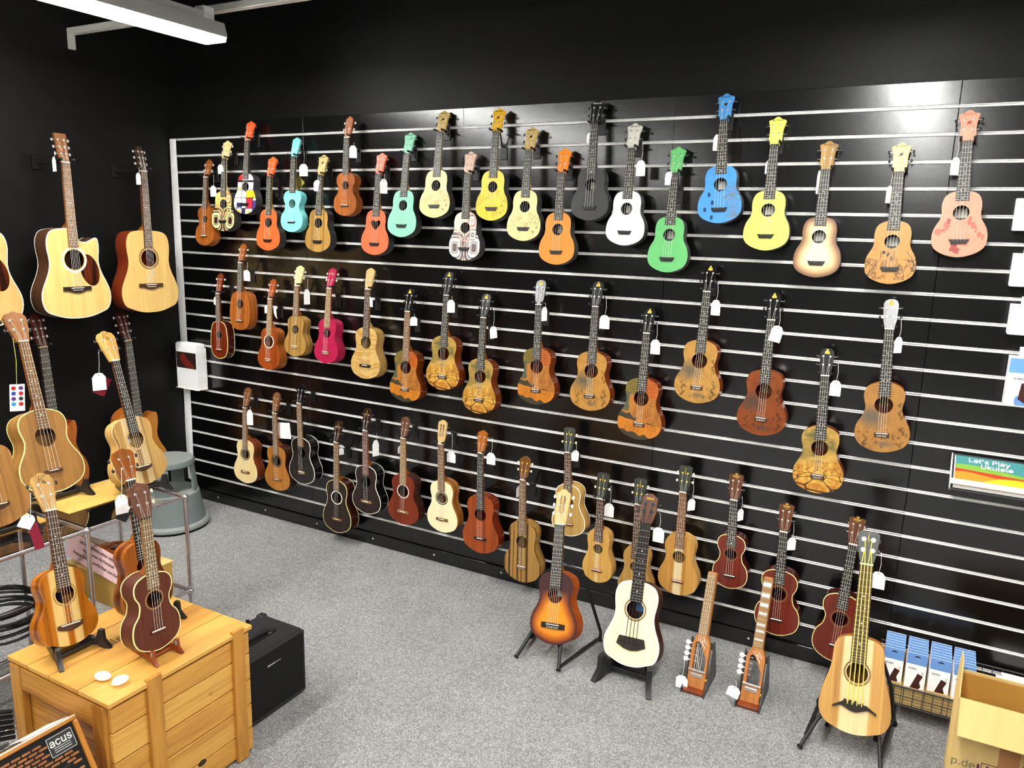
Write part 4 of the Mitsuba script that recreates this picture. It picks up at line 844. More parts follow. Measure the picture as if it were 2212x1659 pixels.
def tag(label, x, y, z, h, w, s, roll=0.0, az=None, group='white price tags', color='paper'):
    t = thing('price_tag', label, 'price tag', group)
    W = max(.040, w * 1.0); yaw = math.degrees(math.acos(min(1, w / W))) if az is None else az
    m = Polygon([(-W / 2, 0), (W / 2, 0), (W / 2, h * .74), (W * .27, h * .97), (W * .12, h), (-W * .12, h), (-W * .27, h * .97), (-W / 2, h * .74)]).buffer(-.002).buffer(.002)
    m = m.difference(Point(0, h * .88).buffer(.0022, 4))
    M = tmat(x, y, z + h * .9) @ rotz(yaw) @ roty(roll) @ tmat(0, 0, -h * .9)
    part(t, 'card', plate(m, -.0003, .0003), ('matte', color), M)
    if s > .012:
        part(t, 'string', tube([(x, y + .001, z + h * .88), (x + .004, y + .004, z + h * .88 + s * .5), (x - .001, y + .009, z + h + s)], .0009, 4), ('matte', 'paper_warm'))
    return t
for n, x, z, h, w, s in TAGS:
    tag(f'white price tag at the {U[n][0]}', x, -.098 if w > .03 else -.092, z, h, w, s, roll={36: 12, 31: -6, 48: 6}.get(n, 0))
t = thing('hang_card', 'white card with sideways printing between the cedar topped and black concerts', 'card')
part(t, 'card', bev(-.05, .05, -.001, .001, 0, .10, .0006), ('satin', 'paper'), tmat(.959, -.095, .583) @ roty(-6))
part(t, 'print', cat(*[tube([(dx, 0, -.028 + .0045 * i + (0)) if i % 2 else (dx + .006, 0, -.028 + .0045 * i) for i in range(n_)], .0009, 4) for dx, n_ in ((-.012, 14), (.018, 11))]), ('matte', 'carton_tape'), tmat(.959, -.0966, .636) @ roty(-6))
part(t, 'cord', tube([(.957, -.094, .68), (.95, -.085, .71)], .0008, 4), ('matte', 'dark_print'))
t = thing('paper_ribbon', 'curled white paper ribbon beside the pale ringed mahogany soprano', 'paper')
part(t, 'ribbon', tube([(.915, -.09, 1.385), (.908, -.092, 1.37), (.909, -.094, 1.35), (.918, -.095, 1.325), (.925, -.094, 1.315)], [.007, .011, .009, .004, .001], 6), ('matte', 'paper'))
t = thing('hang_card', 'olive green card hanging behind the neck of the turquoise soprano', 'card')
part(t, 'card', bev(-.03, .03, -.001, .001, -.03, .03, .0006), ('satin', 'olive_card'), tmat(1.085, -.05, 2.10) @ roty(45))

# ---------------------------------------------------------------- instruments standing on the carpet
def cradle(label, p, az, w, k=1.0, mats=(('satin', 'black_plastic'), ('satin', 'black_plastic')), group=None, splay=14):
    """A small folding stand: two side plates that carry the body on hooks at the front, a hinge bar at the back."""
    t = thing('instrument_stand', label, 'stand', group)
    M = tmat(*p) @ rotz(az + 90)
    pl = Polygon([(-.064, 0), (-.042, 0), (-.018, .010), (.10, .004), (.16, 0), (.188, 0), (.137, .185), (.119, .185), (.116, .075), (.03, .036), (-.012, .030), (-.025, .066), (-.038, .064), (-.041, .028)]).buffer(.002)
    m = plate(pl, -.007, .007); m = (np.stack([m[0][:, 1], m[0][:, 0], m[0][:, 2]], 1) * k, m[1][:, ::-1])
    for s in (-1, 1):
        a = part(t, 'side_leg', m, mats[0], M @ tmat(s * w, 0, .0025) @ rotz(s * splay))
        part(a, 'pad', ell((0, -.031 * k, .05 * k), (.008, .007, .018 * k), 6), mats[1], M @ tmat(s * w, 0, .0025) @ rotz(s * splay))
    bx = w + .01 - .12 * k * math.sin(math.radians(splay))
    part(t, 'hinge_bar', cyl((-bx, .122 * k, .155 * k), (bx, .122 * k, .155 * k), .006 * k, 8), mats[0], M)
    part(t, 'cross_bar', bev(-w - .004, w + .004, .0, .014, .012 * k, .024 * k, .002), mats[0], M)
    return t
def tube_stand(label, feet, group=None, r=.0075):
    t = thing('instrument_stand', label, 'stand', group)
    for nm, pts in feet:
        a = part(t, nm, tube(pts, r, 8), ('satin', 'black_plastic'))
        if nm == 'leg': part(a, 'rubber_foot', cyl(pts[0], np.array(pts[0]) * .93 + np.array(pts[1]) * .07, r * 1.45, 8), ('matte', 'black'))
    return t
FL = 'instruments on floor stands'
instrument('guitar', 'small six string guitar in brown sunburst with slotted pale head on a black folding stand', 'guitar', FL, (3.034, -.617, .092), -6.2, 18, -90, .160, .208, .313, .224,
    shape='figure', D=.085, top='spruce', print=p_teaburst, side='mahogany_orange', neck='mahogany', head='slot6', headpal='head_birch', slots=True, nstr=6, big=True, fb='fb_black', fbend=.22, hole=(.33, .15), bridge='classic', bridgepal='ebony',
    button=('gloss', 'bone'), frets=18, bz=.74, strpal='nylon', separate=True, htext=None, back=9, dots=False, gloss=False, hk=1.0, paper='paper_warm')
tube_stand('black tubular folding stand under the sunburst guitar', [
    ('leg', [(3.093, -.665, .008), (3.072, -.610, .075), (3.062, -.570, .128)]), ('leg', [(2.883, -.665, .008), (2.905, -.60, .07), (2.925, -.560, .128)]),
    ('base_bar', [(3.093, -.655, .02), (3.125, -.46, .022), (3.150, -.345, .022)]), ('base_bar', [(2.89, -.655, .02), (2.86, -.46, .022), (2.84, -.345, .022)]),
    ('leg', [(3.152, -.335, .008), (3.150, -.33, .05), (3.07, -.395, .36)]), ('leg', [(2.838, -.335, .008), (2.84, -.33, .05), (2.93, -.395, .36)]),
    ('cradle_bar', [(3.062, -.570, .128), (3.062, -.60, .085), (3.06, -.49, .078), (2.925, -.49, .078), (2.925, -.60, .085), (2.925, -.560, .128)]), ('top_bar', [(3.07, -.395, .36), (3.0, -.395, .365), (2.93, -.395, .36)])])
instrument('bass_ukulele', 'short bass with cream spruce top, black strings and brown head on a black plastic stand', 'bass', FL, (3.375, -.574, .072), -2.8, 20, -90, .137, .247, .354, .246,
    shape='ubass', D=.080, top='spruce_white', side='side_dark', neck='side_dark', head='kala', headpal='head_rose', nstr=4, big=True, fb='ebony', fbend=.24, hole=(.335, .155), bridge='ubass', bridgepal='ebony', rosette='fb_tan',
    button=('gloss', 'black_plastic'), post=('satin', 'black_plastic'), strpal='black_string', strr=.0014, separate=True, htext='KALA', htextpal='gold', washer=('satin', 'dark_gray'), back=12, bz=.74, paper='label_blue', nut='black', binding='bone')
cradle('black plastic stand with grey pads under the pale bass', (3.372, -.556, 0.0), -90, .088, 1.6, (('satin', 'black_plastic'), ('satin', 'gray_rubber')), splay=20)
instrument('bass_ukulele', 'bell shaped bass ukulele of striped koa wood with yellow strings and dark head', 'bass', FL, (4.253, -.621, .102), -2.7, 19, -90, .134, .268, .345, .243,
    shape='flare', D=.085, top='bell_koa', side='koa_warm', neck='mahogany', head='gypsy', headpal='head_gray', nstr=4, big=True, fb='rosewood', fbend=.27, hole=(.37, .15), bridge='mustache', bridgepal='ebony', rosette='fb_tan',
    button=('satin', 'dark_gray'), strpal='yellow_string', strr=.0019, separate=True, washer='nickel', emblem='vine', back=10, bz=.70, paper='rosewood_light')
tube_stand('black tubular folding stand under the bell shaped bass', [
    ('leg', [(4.361, -.66, .008), (4.345, -.60, .08), (4.33, -.565, .14)]), ('leg', [(4.084, -.66, .008), (4.13, -.585, .10), (4.165, -.565, .14)]),
    ('leg', [(4.39, -.32, .008), (4.36, -.39, .20), (4.31, -.42, .34)]), ('leg', [(4.11, -.32, .008), (4.14, -.39, .20), (4.19, -.42, .34)]),
    ('base_bar', [(4.355, -.63, .05), (4.38, -.35, .05)]), ('base_bar', [(4.10, -.63, .05), (4.12, -.35, .05)]),
    ('cradle_bar', [(4.33, -.565, .14), (4.33, -.60, .093), (4.325, -.485, .086), (4.17, -.485, .086), (4.165, -.60, .093), (4.165, -.565, .14)]), ('top_bar', [(4.31, -.42, .34), (4.25, -.42, .345), (4.19, -.42, .34)])])
# headless travel ukuleles made of one plank
def stick(label, p, L, lean, blocks, strings, tilt):
    t = thing('travel_ukulele', label, 'ukulele', 'headless stick ukuleles on the carpet')
    M = frame(p, tilt, lean)
    o = [(-.0365, .016), (.0365, .016), (.037, .19), (.034, .205), (.0205, .238), (.0185, L - .006), (.0145, L), (-.0145, L), (-.0185, L - .006), (-.0205, .238), (-.034, .205), (-.037, .19)]
    win = Polygon([(-.021, .086), (.024, .086), (.026, .138), (-.003, .196), (-.012, .203), (-.021, .196)]).buffer(.003)
    part(t, 'body', plate(Polygon(o).difference(win), 0, .032), ('satin', 'stick_wood'), M)
    fz = .235; fb_ = part(t, 'fingerboard', plate(Polygon([(-.0200, fz), (.0200, fz), (.0180, L - .008), (-.0180, L - .008)]), -.002, .001), ('satin', 'fb_tan'), M)
    sc = L - .02 - .088; fr, bl = [], []
    zs = [L - .02 - sc * (1 - 2 ** (-k / 12)) for k in range(0, 20)]; zs = [z for z in zs if z > fz + .004]
    part(t, 'frets', cat(*[box(-.0192, .0192, -.0028, -.001, z - .0005, z + .0005) for z in zs]), ('satin', 'fret_metal'), M, stuff=True)
    if blocks:
        for k in (0, 2, 4, 6, 9, 11, 14):
            if k + 1 < len(zs):
                h = (zs[k] - zs[k + 1]) * (.34 if k < 5 else .26); zm = (zs[k] + zs[k + 1]) / 2; part(t, 'block_inlay', bev(-.0165, .0165, -.0026, .0, zm - h, zm + h, .0003), ('gloss', 'pearl'), M)
    else:
        for k in (4, 6, 9, 11): part(t, 'fret_dot', move(plate(Point(0, 0).buffer(.002, 4), -.0024, 0), (.010, 0, (zs[k] + zs[k + 1]) / 2)), ('gloss', 'pearl'), M)
    for i, z in enumerate((.191, .168, .145, .122)):
        k1 = part(t, 'tuning_peg', cat(cyl((-.040, .014, z), (-.012, .014, z), .0022, 6), ell((-.014, .010, z), (.004, .006, .004), 5)), 'nickel', M)
        part(k1, 'button', cat(ell((-.057, .014, z), (.0115, .007, .0105), 7), cyl((-.049, .014, z), (-.040, .014, z), .003, 6)), ('gloss', 'paper'), M)
    part(t, 'string_roller', cyl((-.036, -.004, .088), (.036, -.004, .088), .0052, 10), 'nickel', M)
    part(t, 'bridge', cat(cyl((-.024, -.002, .072), (.024, -.002, .072), .0065, 10), box(-.024, .024, -.004, .0, .062, .070)), 'nickel', M)
    if strings:
        for i in range(4):
            x = -.013 + .0087 * i; part(t, 'string', cat(tube([(x * .85, -.0055, L - .006), (x, -.009, .089)], .0006, 4), tube([(x, -.004, .088), (-.014 + .003 * i, .012, (.191, .168, .145, .122)[i])], .0006, 4)), ('satin', 'nylon'), M)
    g = [[(-.020, .222), (-.015, .205), (-.008, .222)], [(-.010, .208), (-.004, .200), (.000, .214), (.001, .196)], [(.002, .210), (.010, .206), (.001, .190), (.012, .190), (.016, .178)], [(.004, .224), (.022, .196)]]
    part(t, 'lettering', cat(*[tube([(x * .9 + .004, -.0008, z) for x, z in q], .0011, 4) for q in g]), ('satin', 'paper'), M, label='white brush script letters')
    part(t, 'socket', cyl((.036, .016, .055), (.0405, .016, .055), .006, 10), ('satin', 'gold'), M)
    s = thing('instrument_stand', 'low wooden lip stand with grey side panels under the ' + ('block marked' if blocks else 'plain fretted') + ' travel ukulele', 'stand', 'stands of the stick ukuleles')
    S = tmat(*p)
    part(s, 'lip', bev(-.043, .043, -.024, .012, .004, .017, .002), ('satin', 'stand_wood'), S)
    pl = Polygon([(-.03, 0), (.17, 0), (.172, .012), (.105, .190), (.092, .190), (.034, .025), (-.03, .020)]).buffer(.001)
    m = plate(pl, -.0022, .0022); m = (np.stack([m[0][:, 1], m[0][:, 0], m[0][:, 2] + .002], 1), m[1][:, ::-1])
    for q in (-1, 1): part(s, 'side_panel', m, ('satin', 'dark_gray'), S @ tmat(q * .047, 0, 0))
    part(s, 'back_bar', bev(-.0448, .0448, .094, .103, .155, .185, .001), ('satin', 'dark_gray'), S)
stick('headless wooden stick ukulele with plain fingerboard and strings, standing on the carpet', (3.642, -.503, .0), .500, 22, False, True, -.6)
stick('headless wooden stick ukulele with white block inlays, standing on the carpet', (3.862, -.490, .0), .526, 22, True, False, .1)
tag('white price tag on the carpet side of the plain fretted travel ukulele', 3.590, -.51, .004, .060, .05, .09)
tag('white price tag lying against the block marked travel ukulele', 3.812, -.535, .050, .05, .05, .02, roll=14)
tag('white price tag hanging from the head of the pale bass', 3.403, -.36, .561, .068, .05, .06)
tag('white price tag hanging from the head of the bell shaped bass', 4.268, -.39, .582, .068, .05, .075)

# ---------------------------------------------------------------- lower right corner: tuner packs, basket, carton
BX0, BX1, BY0, BY1 = 4.305, 5.35, -.275, -.018
BZ = (.070, .150, .112)
t = thing('wire_basket', 'black wire basket at the foot of the slat wall holding blue tuner packs', 'basket')
for z, r in zip(BZ, (.003, .0035, .0018)):
    part(t, 'rim', tube([(BX0, BY0, z), (BX1, BY0, z), (BX1, BY1, z + (.05 if z > .14 else 0)), (BX0, BY1, z + (.05 if z > .14 else 0)), (BX0, BY0, z)], r, 6), ('satin', 'dark_gray'))
part(t, 'wire', cat(*[tube([(x, BY1, .20), (x, BY1, .07), (x, BY0, .07), (x, BY0, .15)], .0013, 4) for x in np.arange(BX0 + .033, BX1, .034)],
    *[tube([(BX0, BY0, z), (BX1, BY0, z)], .0010, 4) for z in (.084, .098, .124, .138)], *[tube([(BX0, y, .07), (BX1, y, .07)], .0012, 4) for y in (-.2, -.13, -.07)], *[tube([(BX0, BY1, z), (BX1, BY1, z)], .0012, 4) for z in (.10, .14, .17)]), ('satin', 'dark_gray'), stuff=True)
for x in (4.45, 4.95): part(t, 'wall_hook', tube([(x, BY1, .20), (x, -.004, .205), (x, -.003, .18)], .003, 6), ('satin', 'dark_gray'))
for i in range(4):
    xa = 4.318 + .0815 * i
    t = thing('display_carton', ['open tan display carton under the leftmost row of blue tuner packs', 'open tan display carton under the second row of blue tuner packs', 'open tan display carton under the third row of blue tuner packs', 'open tan display carton under the rightmost row of tuner packs'][i], 'carton', 'display cartons in the wire basket')
    x1 = xa + .0795
    part(t, 'front', bev(xa, x1, -.268, -.265, .073, .160 - .008 * (i % 2), .0006), ('matte', 'carton')); part(t, 'floor', box(xa, x1, -.265, -.03, .073, .076), ('matte', 'tan_card'))
    part(t, 'back', bev(xa, x1, -.029, -.026, .073, .19, .0006), ('matte', 'tan_card'))
    for xs in (xa, x1 - .002): part(t, 'side', plate(Polygon([(-.265, .076), (-.03, .076), (-.03, .19), (-.265, .145)]), 0, .002), ('matte', 'tan_card'), tmat(xs, 0, 0) @ rotz(90) @ np.diag([1, -1, 1, 1.0]))
    for k in range(7):
        y = -.250 + .021 * k; z0 = .114 + .001 * k
        first = k == 0
        col_ = ['leftmost', 'second', 'third', 'rightmost'][i]
        u = thing('tuner_pack', f'blue and white clip tuner pack, {"front" if first else ["", "second", "third", "fourth", "fifth", "sixth", "back"][k]} of the {col_} row in the basket', 'package', 'blue tuner packs in the basket')
        B_ = tmat(xa + .004, y, z0) @ rotx(-5)
        part(u, 'card', bev(0, .0715, -.001, .001, 0, .172, .0004), ('satin', 'paper'), B_)
        part(u, 'header', box(.0003, .0712, -.0016, -.001, .126, .1715), ('satin', 'korg_blue'), B_)
        part(u, 'hang_hole', plate(Polygon([(.024, .156), (.048, .156), (.044, .160), (.038, .161), (.036, .164), (.034, .161), (.028, .160)]), -.0018, -.0015), ('matte', 'dark_print'), B_)
        if first:
            part(u, 'lettering', text('KORG', .0075), ('matte', 'dark_print'), B_ @ tmat(.023, -.0011, .104))
            part(u, 'print', cat(*[box(.011, .011 + w, -.0012, -.001, z, z + .0012) for w, z in ((.03, .097), (.022, .092), (.026, .087))], box(.055, .0635, -.0012, -.001, .086, .102)), ('matte', 'lightgray_head'), B_)
            part(u, 'tuner_picture', cat(plate(Polygon([(.030, .048), (.044, .090), (.060, .083), (.050, .058), (.056, .040), (.046, .022), (.024, .030)]).buffer(.002), -.0014, -.001)), ('satin', 'tuner_brown'), B_)
            part(u, 'picture_shade', plate(Polygon([(.012, .026), (.066, .026), (.060, .012), (.018, .012)]).buffer(.004), -.0012, -.001), ('satin', 'korg_blue'), B_)
# open cardboard carton in front
t = thing('cardboard_box', 'open brown cardboard box in the lower right corner with a folded down front flap', 'box')
cx0, cx1, cy0, cy1, ch = 4.562, 5.06, -.62, -.44, .36
ck = ('matte', 'carton')
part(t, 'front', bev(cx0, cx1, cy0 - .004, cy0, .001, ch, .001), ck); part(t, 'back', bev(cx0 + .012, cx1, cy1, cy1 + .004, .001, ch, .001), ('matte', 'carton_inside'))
part(t, 'left_side', plate(Polygon([(cy0, .001), (cy1, .001), (cy1, ch), (cy0, ch)]), 0, .004), ck, tmat(cx0, 0, 0) @ rotz(90) @ np.diag([1, -1, 1, 1.0]))
part(t, 'right_side', bev(cx1 - .004, cx1, cy0, cy1, .001, ch, .001), ck); part(t, 'bottom', box(cx0, cx1, cy0, cy1, .001, .005), ck)
fq = lambda a, b, c, d: (np.array([a, b, c, d], float), np.array([[0, 1, 2], [0, 2, 3]]))
part(t, 'front_flap', bev(cx0 + .004, cx1, -.004, 0, -.125, 0, .001), ck, tmat(0, cy0 - .004, ch) @ rotx(-38))
part(t, 'back_flap', bev(cx0 + .012, cx1, 0, .004, 0, .012, .001), ck, tmat(0, cy1, ch))
part(t, 'left_flap', plate(Polygon([(cy0, ch), (cy1, ch), (cy1 - .05, ch + .105), (cy0 + .05, ch + .108)]), 0, .004), ck, tmat(cx0, 0, 0) @ rotz(90) @ roty(0) @ np.diag([1, -1, 1, 1.0]))
part(t, 'tape', bev(4.70, 4.76, cy0 - .0052, cy0 - .0042, .002, .255, .0002), ('satin', 'carton_tape'))
part(t, 'lettering', text('HAC', .040), ('matte', 'purple_print'), tmat(4.70, cy0 - .0050, .095)); part(t, 'lettering', text('p.de', .026, False), ('matte', 'gray_print'), tmat(4.603, cy0 - .0050, .112))
part(t, 'text_frame', cat(*[box(a, b, cy0 - .0052, cy0 - .0042, c, d) for a, b, c, d in ((4.655, 4.76, .142, .144), (4.655, 4.657, .085, .144), (4.655, 4.76, .085, .087))]), ('matte', 'purple_print'))
t = thing('paper_sheet', 'white paper sheets sticking out of the basket behind the cardboard box', 'paper')
part(t, 'sheet', bev(4.72, 4.93, -.22, -.06, .190, .193, .0005), ('matte', 'paper'), tmat(0, 0, .0) ); part(t, 'sheet', bev(4.74, 4.95, -.20, -.04, .196, .199, .0005), ('matte', 'paper_warm'))
t = thing('black_bag', 'black fabric bag at the lower right edge, in front of the cardboard box', 'bag')
b = ell((4.83, -.80, .16), (.115, .10, .16), 12); b = (b[0] + .012 * (meshkit.noise(b[0] * 14, 3)[:, None] - .5), b[1])
part(t, 'body', b, ('matte', 'black_plastic')); part(t, 'strap', tube([(4.76, -.80, .26), (4.78, -.80, .33), (4.84, -.80, .345), (4.88, -.80, .30)], .008, 6), ('matte', 'black'))

# ---------------------------------------------------------------- right edge of the slat wall
for lab, x, z0, z1, y in (('white accessory box at the right edge of the slat wall, top of three', 4.548, 1.92, 2.035, -.06), ('white accessory box at the right edge of the slat wall, middle of three', 4.564, 1.72, 1.84, -.07), ('white accessory box at the right edge of the slat wall, lowest of three', 4.580, 1.545, 1.655, -.08)):
    t = thing('accessory_box', lab, 'box', 'white boxes at the right edge')
    part(t, 'box', bev(x, x + .13, y, -.012, z0, z1, .002), ('satin', 'paper')); part(t, 'hanging_tab', bev(x + .03, x + .10, y + .02, y + .022, z1 - .001, z1 + .03, .0004), ('satin', 'paper_warm'))
    part(t, 'pin', cyl((x + .065, .0, z1 + .015), (x + .065, y + .01, z1 + .017), .003, 6), 'nickel')
t = thing('tuner_box', 'white and blue clip tuner box with brown tuner picture hanging at the right edge', 'box')
x, z0, z1, y = 4.600, 1.285, 1.465, -.11
part(t, 'box', bev(x, x + .11, y, -.03, z0, z1, .0015), ('satin', 'paper')); part(t, 'header', box(x + .001, x + .109, y - .0006, y, z1 - .055, z1 - .001), ('satin', 'label_blue'))
part(t, 'tuner_picture', plate(Polygon([(x + .045, z0 + .03), (x + .05, z0 + .085), (x + .075, z0 + .08), (x + .07, z0 + .05), (x + .085, z0 + .03), (x + .065, z0 + .018)]).buffer(.004), y - .0012, y), ('satin', 'tuner_brown'))
part(t, 'picture_shade', plate(Point(x + .062, z0 + .022).buffer(.032, 6).intersection(Polygon([(x, z0 + .004), (x + .2, z0 + .004), (x + .2, z0 + .04), (x, z0 + .04)])), y - .0008, y), ('satin', 'korg_blue'))
part(t, 'headstock_picture', plate(Polygon([(x + .05, z1 - .04), (x + .11, z1 - .02), (x + .109, z1 - .075), (x + .075, z1 - .08)]), y - .0011, y), ('satin', 'head_brown'))
part(t, 'lettering', text('KORG', .008), ('matte', 'dark_print'), tmat(x + .036, y - .0007, z0 + .100))
part(t, 'hanging_tab', bev(x + .03, x + .08, -.05, -.048, z1 - .001, z1 + .035, .0004), ('satin', 'paper')); part(t, 'pin', cyl((x + .055, .0, z1 + .018), (x + .055, y + .01, z1 + .02), .003, 6), 'nickel')
t = thing('book_shelf_tray', 'clear acrylic tray hooked into the slat wall with song books leaning in it', 'shelf')
S = tmat(4.468, -.19, .965) @ rotx(-62)
part(t, 'front_lip', bev(-.006, .62, -.030, -.024, -.006, .020, .001), ('satin', 'paper'), S, label='bright clear front lip')
part(t, 'end_plate', bev(-.006, -.002, -.028, .012, -.004, .165, .001), ('satin', 'paper'), S); part(t, 'back_plate', bev(-.006, .62, .004, .008, -.006, .2, .001), ('satin', 'dark_gray'), S)
for i, lab in enumerate(('song book with green and yellow landscape cover in the acrylic tray', 'second song book in the acrylic tray, at the right edge')):
    b = thing('book', lab, 'book', 'song books in the acrylic tray'); M = S @ tmat(.006 + .245 * i, -.014, 0)
    part(b, 'pages', bev(0, .235, 0, .015, 0, .17, .001), ('satin', 'paper'), M)
    H = lambda f: [(x_, .004 + .165 * f(x_ / .235)) for x_ in np.linspace(.003, .232, 14)]
    bands = [('book_teal', lambda u: 1.0), ('book_green', lambda u: .62 + .10 * math.sin(3 * u + 1)), ('book_red', lambda u: .56 - .10 * u), ('book_orange', lambda u: .44 - .05 * u + .03 * math.sin(8 * u)), ('book_yellow', lambda u: .10 + .30 * max(0, math.sin(3.0 * u - .9)))]
    for j, (c_, f_) in enumerate(bands):
        lo = [(x_, .003) for x_ in np.linspace(.232, .003, 3)]
        part(b, 'cover_picture', plate(Polygon(H(f_) + lo).buffer(0), -.0004 * (j + 1), .0002), ('satin', c_), M, label='painted cover band' if j == 0 else None)
    part(b, 'lettering', text("Let's Play", .022), ('satin', 'paper'), M @ tmat(.115, -.0026, .136)); part(b, 'lettering', text('Ukulele', .022), ('satin', 'paper'), M @ tmat(.14, -.0026, .108))

# ---------------------------------------------------------------- guitars on the left wall
LW = 'guitars on the left wall'
DR = dict(shape='dread', D=.105, nstr=6, big=True, fbend=.21, hole=(.335, .135), bridge='guitar', bridgepal='ebony', bz=.665, button='nickel', back=10, top='spruce_warm', strr=.0007)
G61 = instrument('guitar', 'acoustic guitar with cutaway shoulder, pale top and tortoise pickguard on the left wall', 'guitar', LW, (.225, -.861, 1.332), .4, 1.5, 0, .152, .342, .484, .392,
    **{**DR, 'side': 'rosewood', 'neck': 'mahogany', 'head': 'martin', 'headpal': 'head_brown', 'fb': 'rosewood_light', 'binding': 'white_binding', 'backbind': 'bone', 'pickguard': True, 'rosette': 'white_binding', 'cut': (.030, .105), 'hole': (.345, .14)})
G62 = instrument('guitar', 'acoustic guitar with plain pale top and reddish brown sides, nearest the white corner strip', 'guitar', LW, (.225, -.408, 1.328), 1.1, 1.5, 0, .145, .339, .480, .381,
    **{**DR, 'side': 'mahogany_red', 'neck': 'mahogany', 'head': 'seagull', 'headpal': 'head_dark', 'fb': 'rosewood', 'rosette': 'fb_tan', 'bridgepal': 'rosewood'})
G60 = instrument('guitar', 'acoustic guitar with orange tinted pale top, cut off by the left edge', 'guitar', LW, (.225, -1.345, 1.326), .2, 1.5, 0, .148, .340, .481, .388,
    **{**DR, 'top': 'maple', 'side': 'mahogany', 'neck': 'mahogany', 'head': 'martin', 'headpal': 'head_dark', 'fb': 'rosewood', 'pickguard': True, 'binding': 'white_binding'})
CL = dict(shape='guitar', D=.085, nstr=6, big=True, fbend=.30, bridge='classic', bridgepal='ebony', head='slot6', headpal='redwine_side', bz=.72, button='nickel', post='nickel', fb='ebony', dots=False, fbw=1.1, cut=(.030, .12), nut='maple', back=11, neck='redwine_side')
G63 = instrument('guitar', 'cutaway guitar with small shoulder sound ports, low on the wall behind the striped ukulele', 'guitar', LW, (.12, -.450, .222), -2.4, 2, 0, .188, .410, .520, .355, **{**CL, 'top': 'cedar', 'side': 'mahogany', 'holes': 'many'})
G64 = instrument('guitar', 'cutaway guitar with dark red head, low on the wall behind the large bound ukulele', 'guitar', LW, (.12, -.974, .305), -1.6, 2, 0, .188, .380, .490, .33, **{**CL, 'top': 'mahogany', 'side': 'mahogany_red', 'hole': (.36, .13)})
def wall_hanger(key, lab):
    d = INST[key]; c = (d['M'] @ np.array([0, .01, d['zn'] + .012, 1]))[:3]
    t = thing('wall_hook', lab, 'hook', 'black hooks on the left wall')
    part(t, 'plate', bev(X0 + .0005, X0 + .014, c[1] - .024, c[1] + .024, c[2] - .045, c[2] + .035, .003), ('matte', 'black'))
    part(t, 'arm', cyl((X0 + .012, c[1], c[2] - .012), (c[0] - .028, c[1], c[2] - .006), .006, 8), ('satin', 'black_plastic'))
    u = [(c[0] + .034, c[1] - .034, c[2] + .004), (c[0] - .006, c[1] - .033, c[2])] + [(c[0] - .010 - .024 * math.sin(s), c[1] - .031 * math.cos(s), c[2] - .002) for s in np.linspace(.2, np.pi - .2, 9)] + [(c[0] - .006, c[1] + .033, c[2]), (c[0] + .034, c[1] + .034, c[2] + .004)]
    part(t, 'yoke', cat(tube(u, .0065, 8), ell(u[0], (.008, .008, .008), 6), ell(u[-1], (.008, .008, .008), 6)), ('satin', 'black_plastic'))
for k_, lab in ((G60, 'black wall hook of the guitar at the left edge'), (G61, 'black wall hook of the cutaway guitar with pickguard'), (G62, 'black wall hook of the guitar with reddish brown sides'), (G63, 'black wall hook of the guitar with sound ports'), (G64, 'black wall hook of the guitar behind the bound ukulele')): wall_hanger(k_, lab)
tag('narrow white price tag at the head of the cutaway guitar with pickguard', .235, -.935, 2.105, .074, .05, .03, az=-12)
tag('narrow white price tag at the head of the guitar with reddish brown sides', .235, -.450, 2.067, .066, .045, .03, az=-4)

# ---------------------------------------------------------------- leaflet holder and step stool in the corner
t = thing('leaflet_holder', 'clear leaflet holder full of white leaflets in the corner of the slat wall', 'holder')
x0, x1 = .005, .205
part(t, 'front', fq((x0 - .012, -.098, .792), (x1, -.098, .792), (x1, -.098, 1.035), (x0 - .012, -.098, 1.035)), 'acrylic'); part(t, 'back', bev(x0 - .012, x1, -.022, -.018, .79, 1.06, .0005), ('satin', 'paper_warm'))
part(t, 'base', bev(x0 - .012, x1, -.098, -.018, .786, .790, .0005), ('satin', 'paper_warm'))
for xx in (x0 - .012, x1): part(t, 'side', fq((xx, -.098, .792), (xx, -.02, .792), (xx, -.02, 1.035), (xx, -.098, 1.035)), 'acrylic')
part(t, 'hook', bev(.06, .14, -.0215, -.003, 1.062, 1.066, .0005), ('satin', 'paper_warm'))
t = thing('leaflet_stack', 'white leaflets with a dark photograph of a red instrument, standing in the clear holder', 'leaflets')
part(t, 'sheets', cat(*[box(x0, x1 - .006, -.092 + .0062 * i, -.0885 + .0062 * i, .791, 1.083 + .004 * ((i * 7) % 3)) for i in range(11)]), ('matte', 'paper'), stuff=True)
part(t, 'photograph', box(x0 + .003, x1 - .012, -.0928, -.092, .925, 1.03), ('satin', 'photo_dark'))
part(t, 'picture', plate(Polygon([(.05, 1.0), (.075, 1.02), (.10, .99), (.15, .955), (.17, .935), (.12, .935), (.085, .95), (.055, .975)]).buffer(.006), -.0936, -.0926), ('satin', 'wine_red_photo'))
t = thing('step_stool', 'grey round two step kick stool in the corner beside the slat wall', 'stool')
sc = (.30, -.42, 0)
part(t, 'base_ring', lathe([(.185, .012), (.214, .012), (.219, .018), (.219, .034), (.212, .044), (.196, .047)], 48, sc), ('satin', 'stool_tread')); part(t, 'rubber_ring', lathe([(.18, .001), (.212, .001), (.212, .013), (.18, .013)], 40, sc), ('matte', 'black'))
part(t, 'drum', lathe([(.198, .044), (.190, .08), (.176, .16), (.168, .215), (.164, .222)], 48, sc), ('satin', 'stool_gray')); part(t, 'lower_tread', lathe([(.166, .218), (.165, .226), (.158, .230), (.08, .2295), (.001, .229)], 48, sc), ('satin', 'stool_tread'))
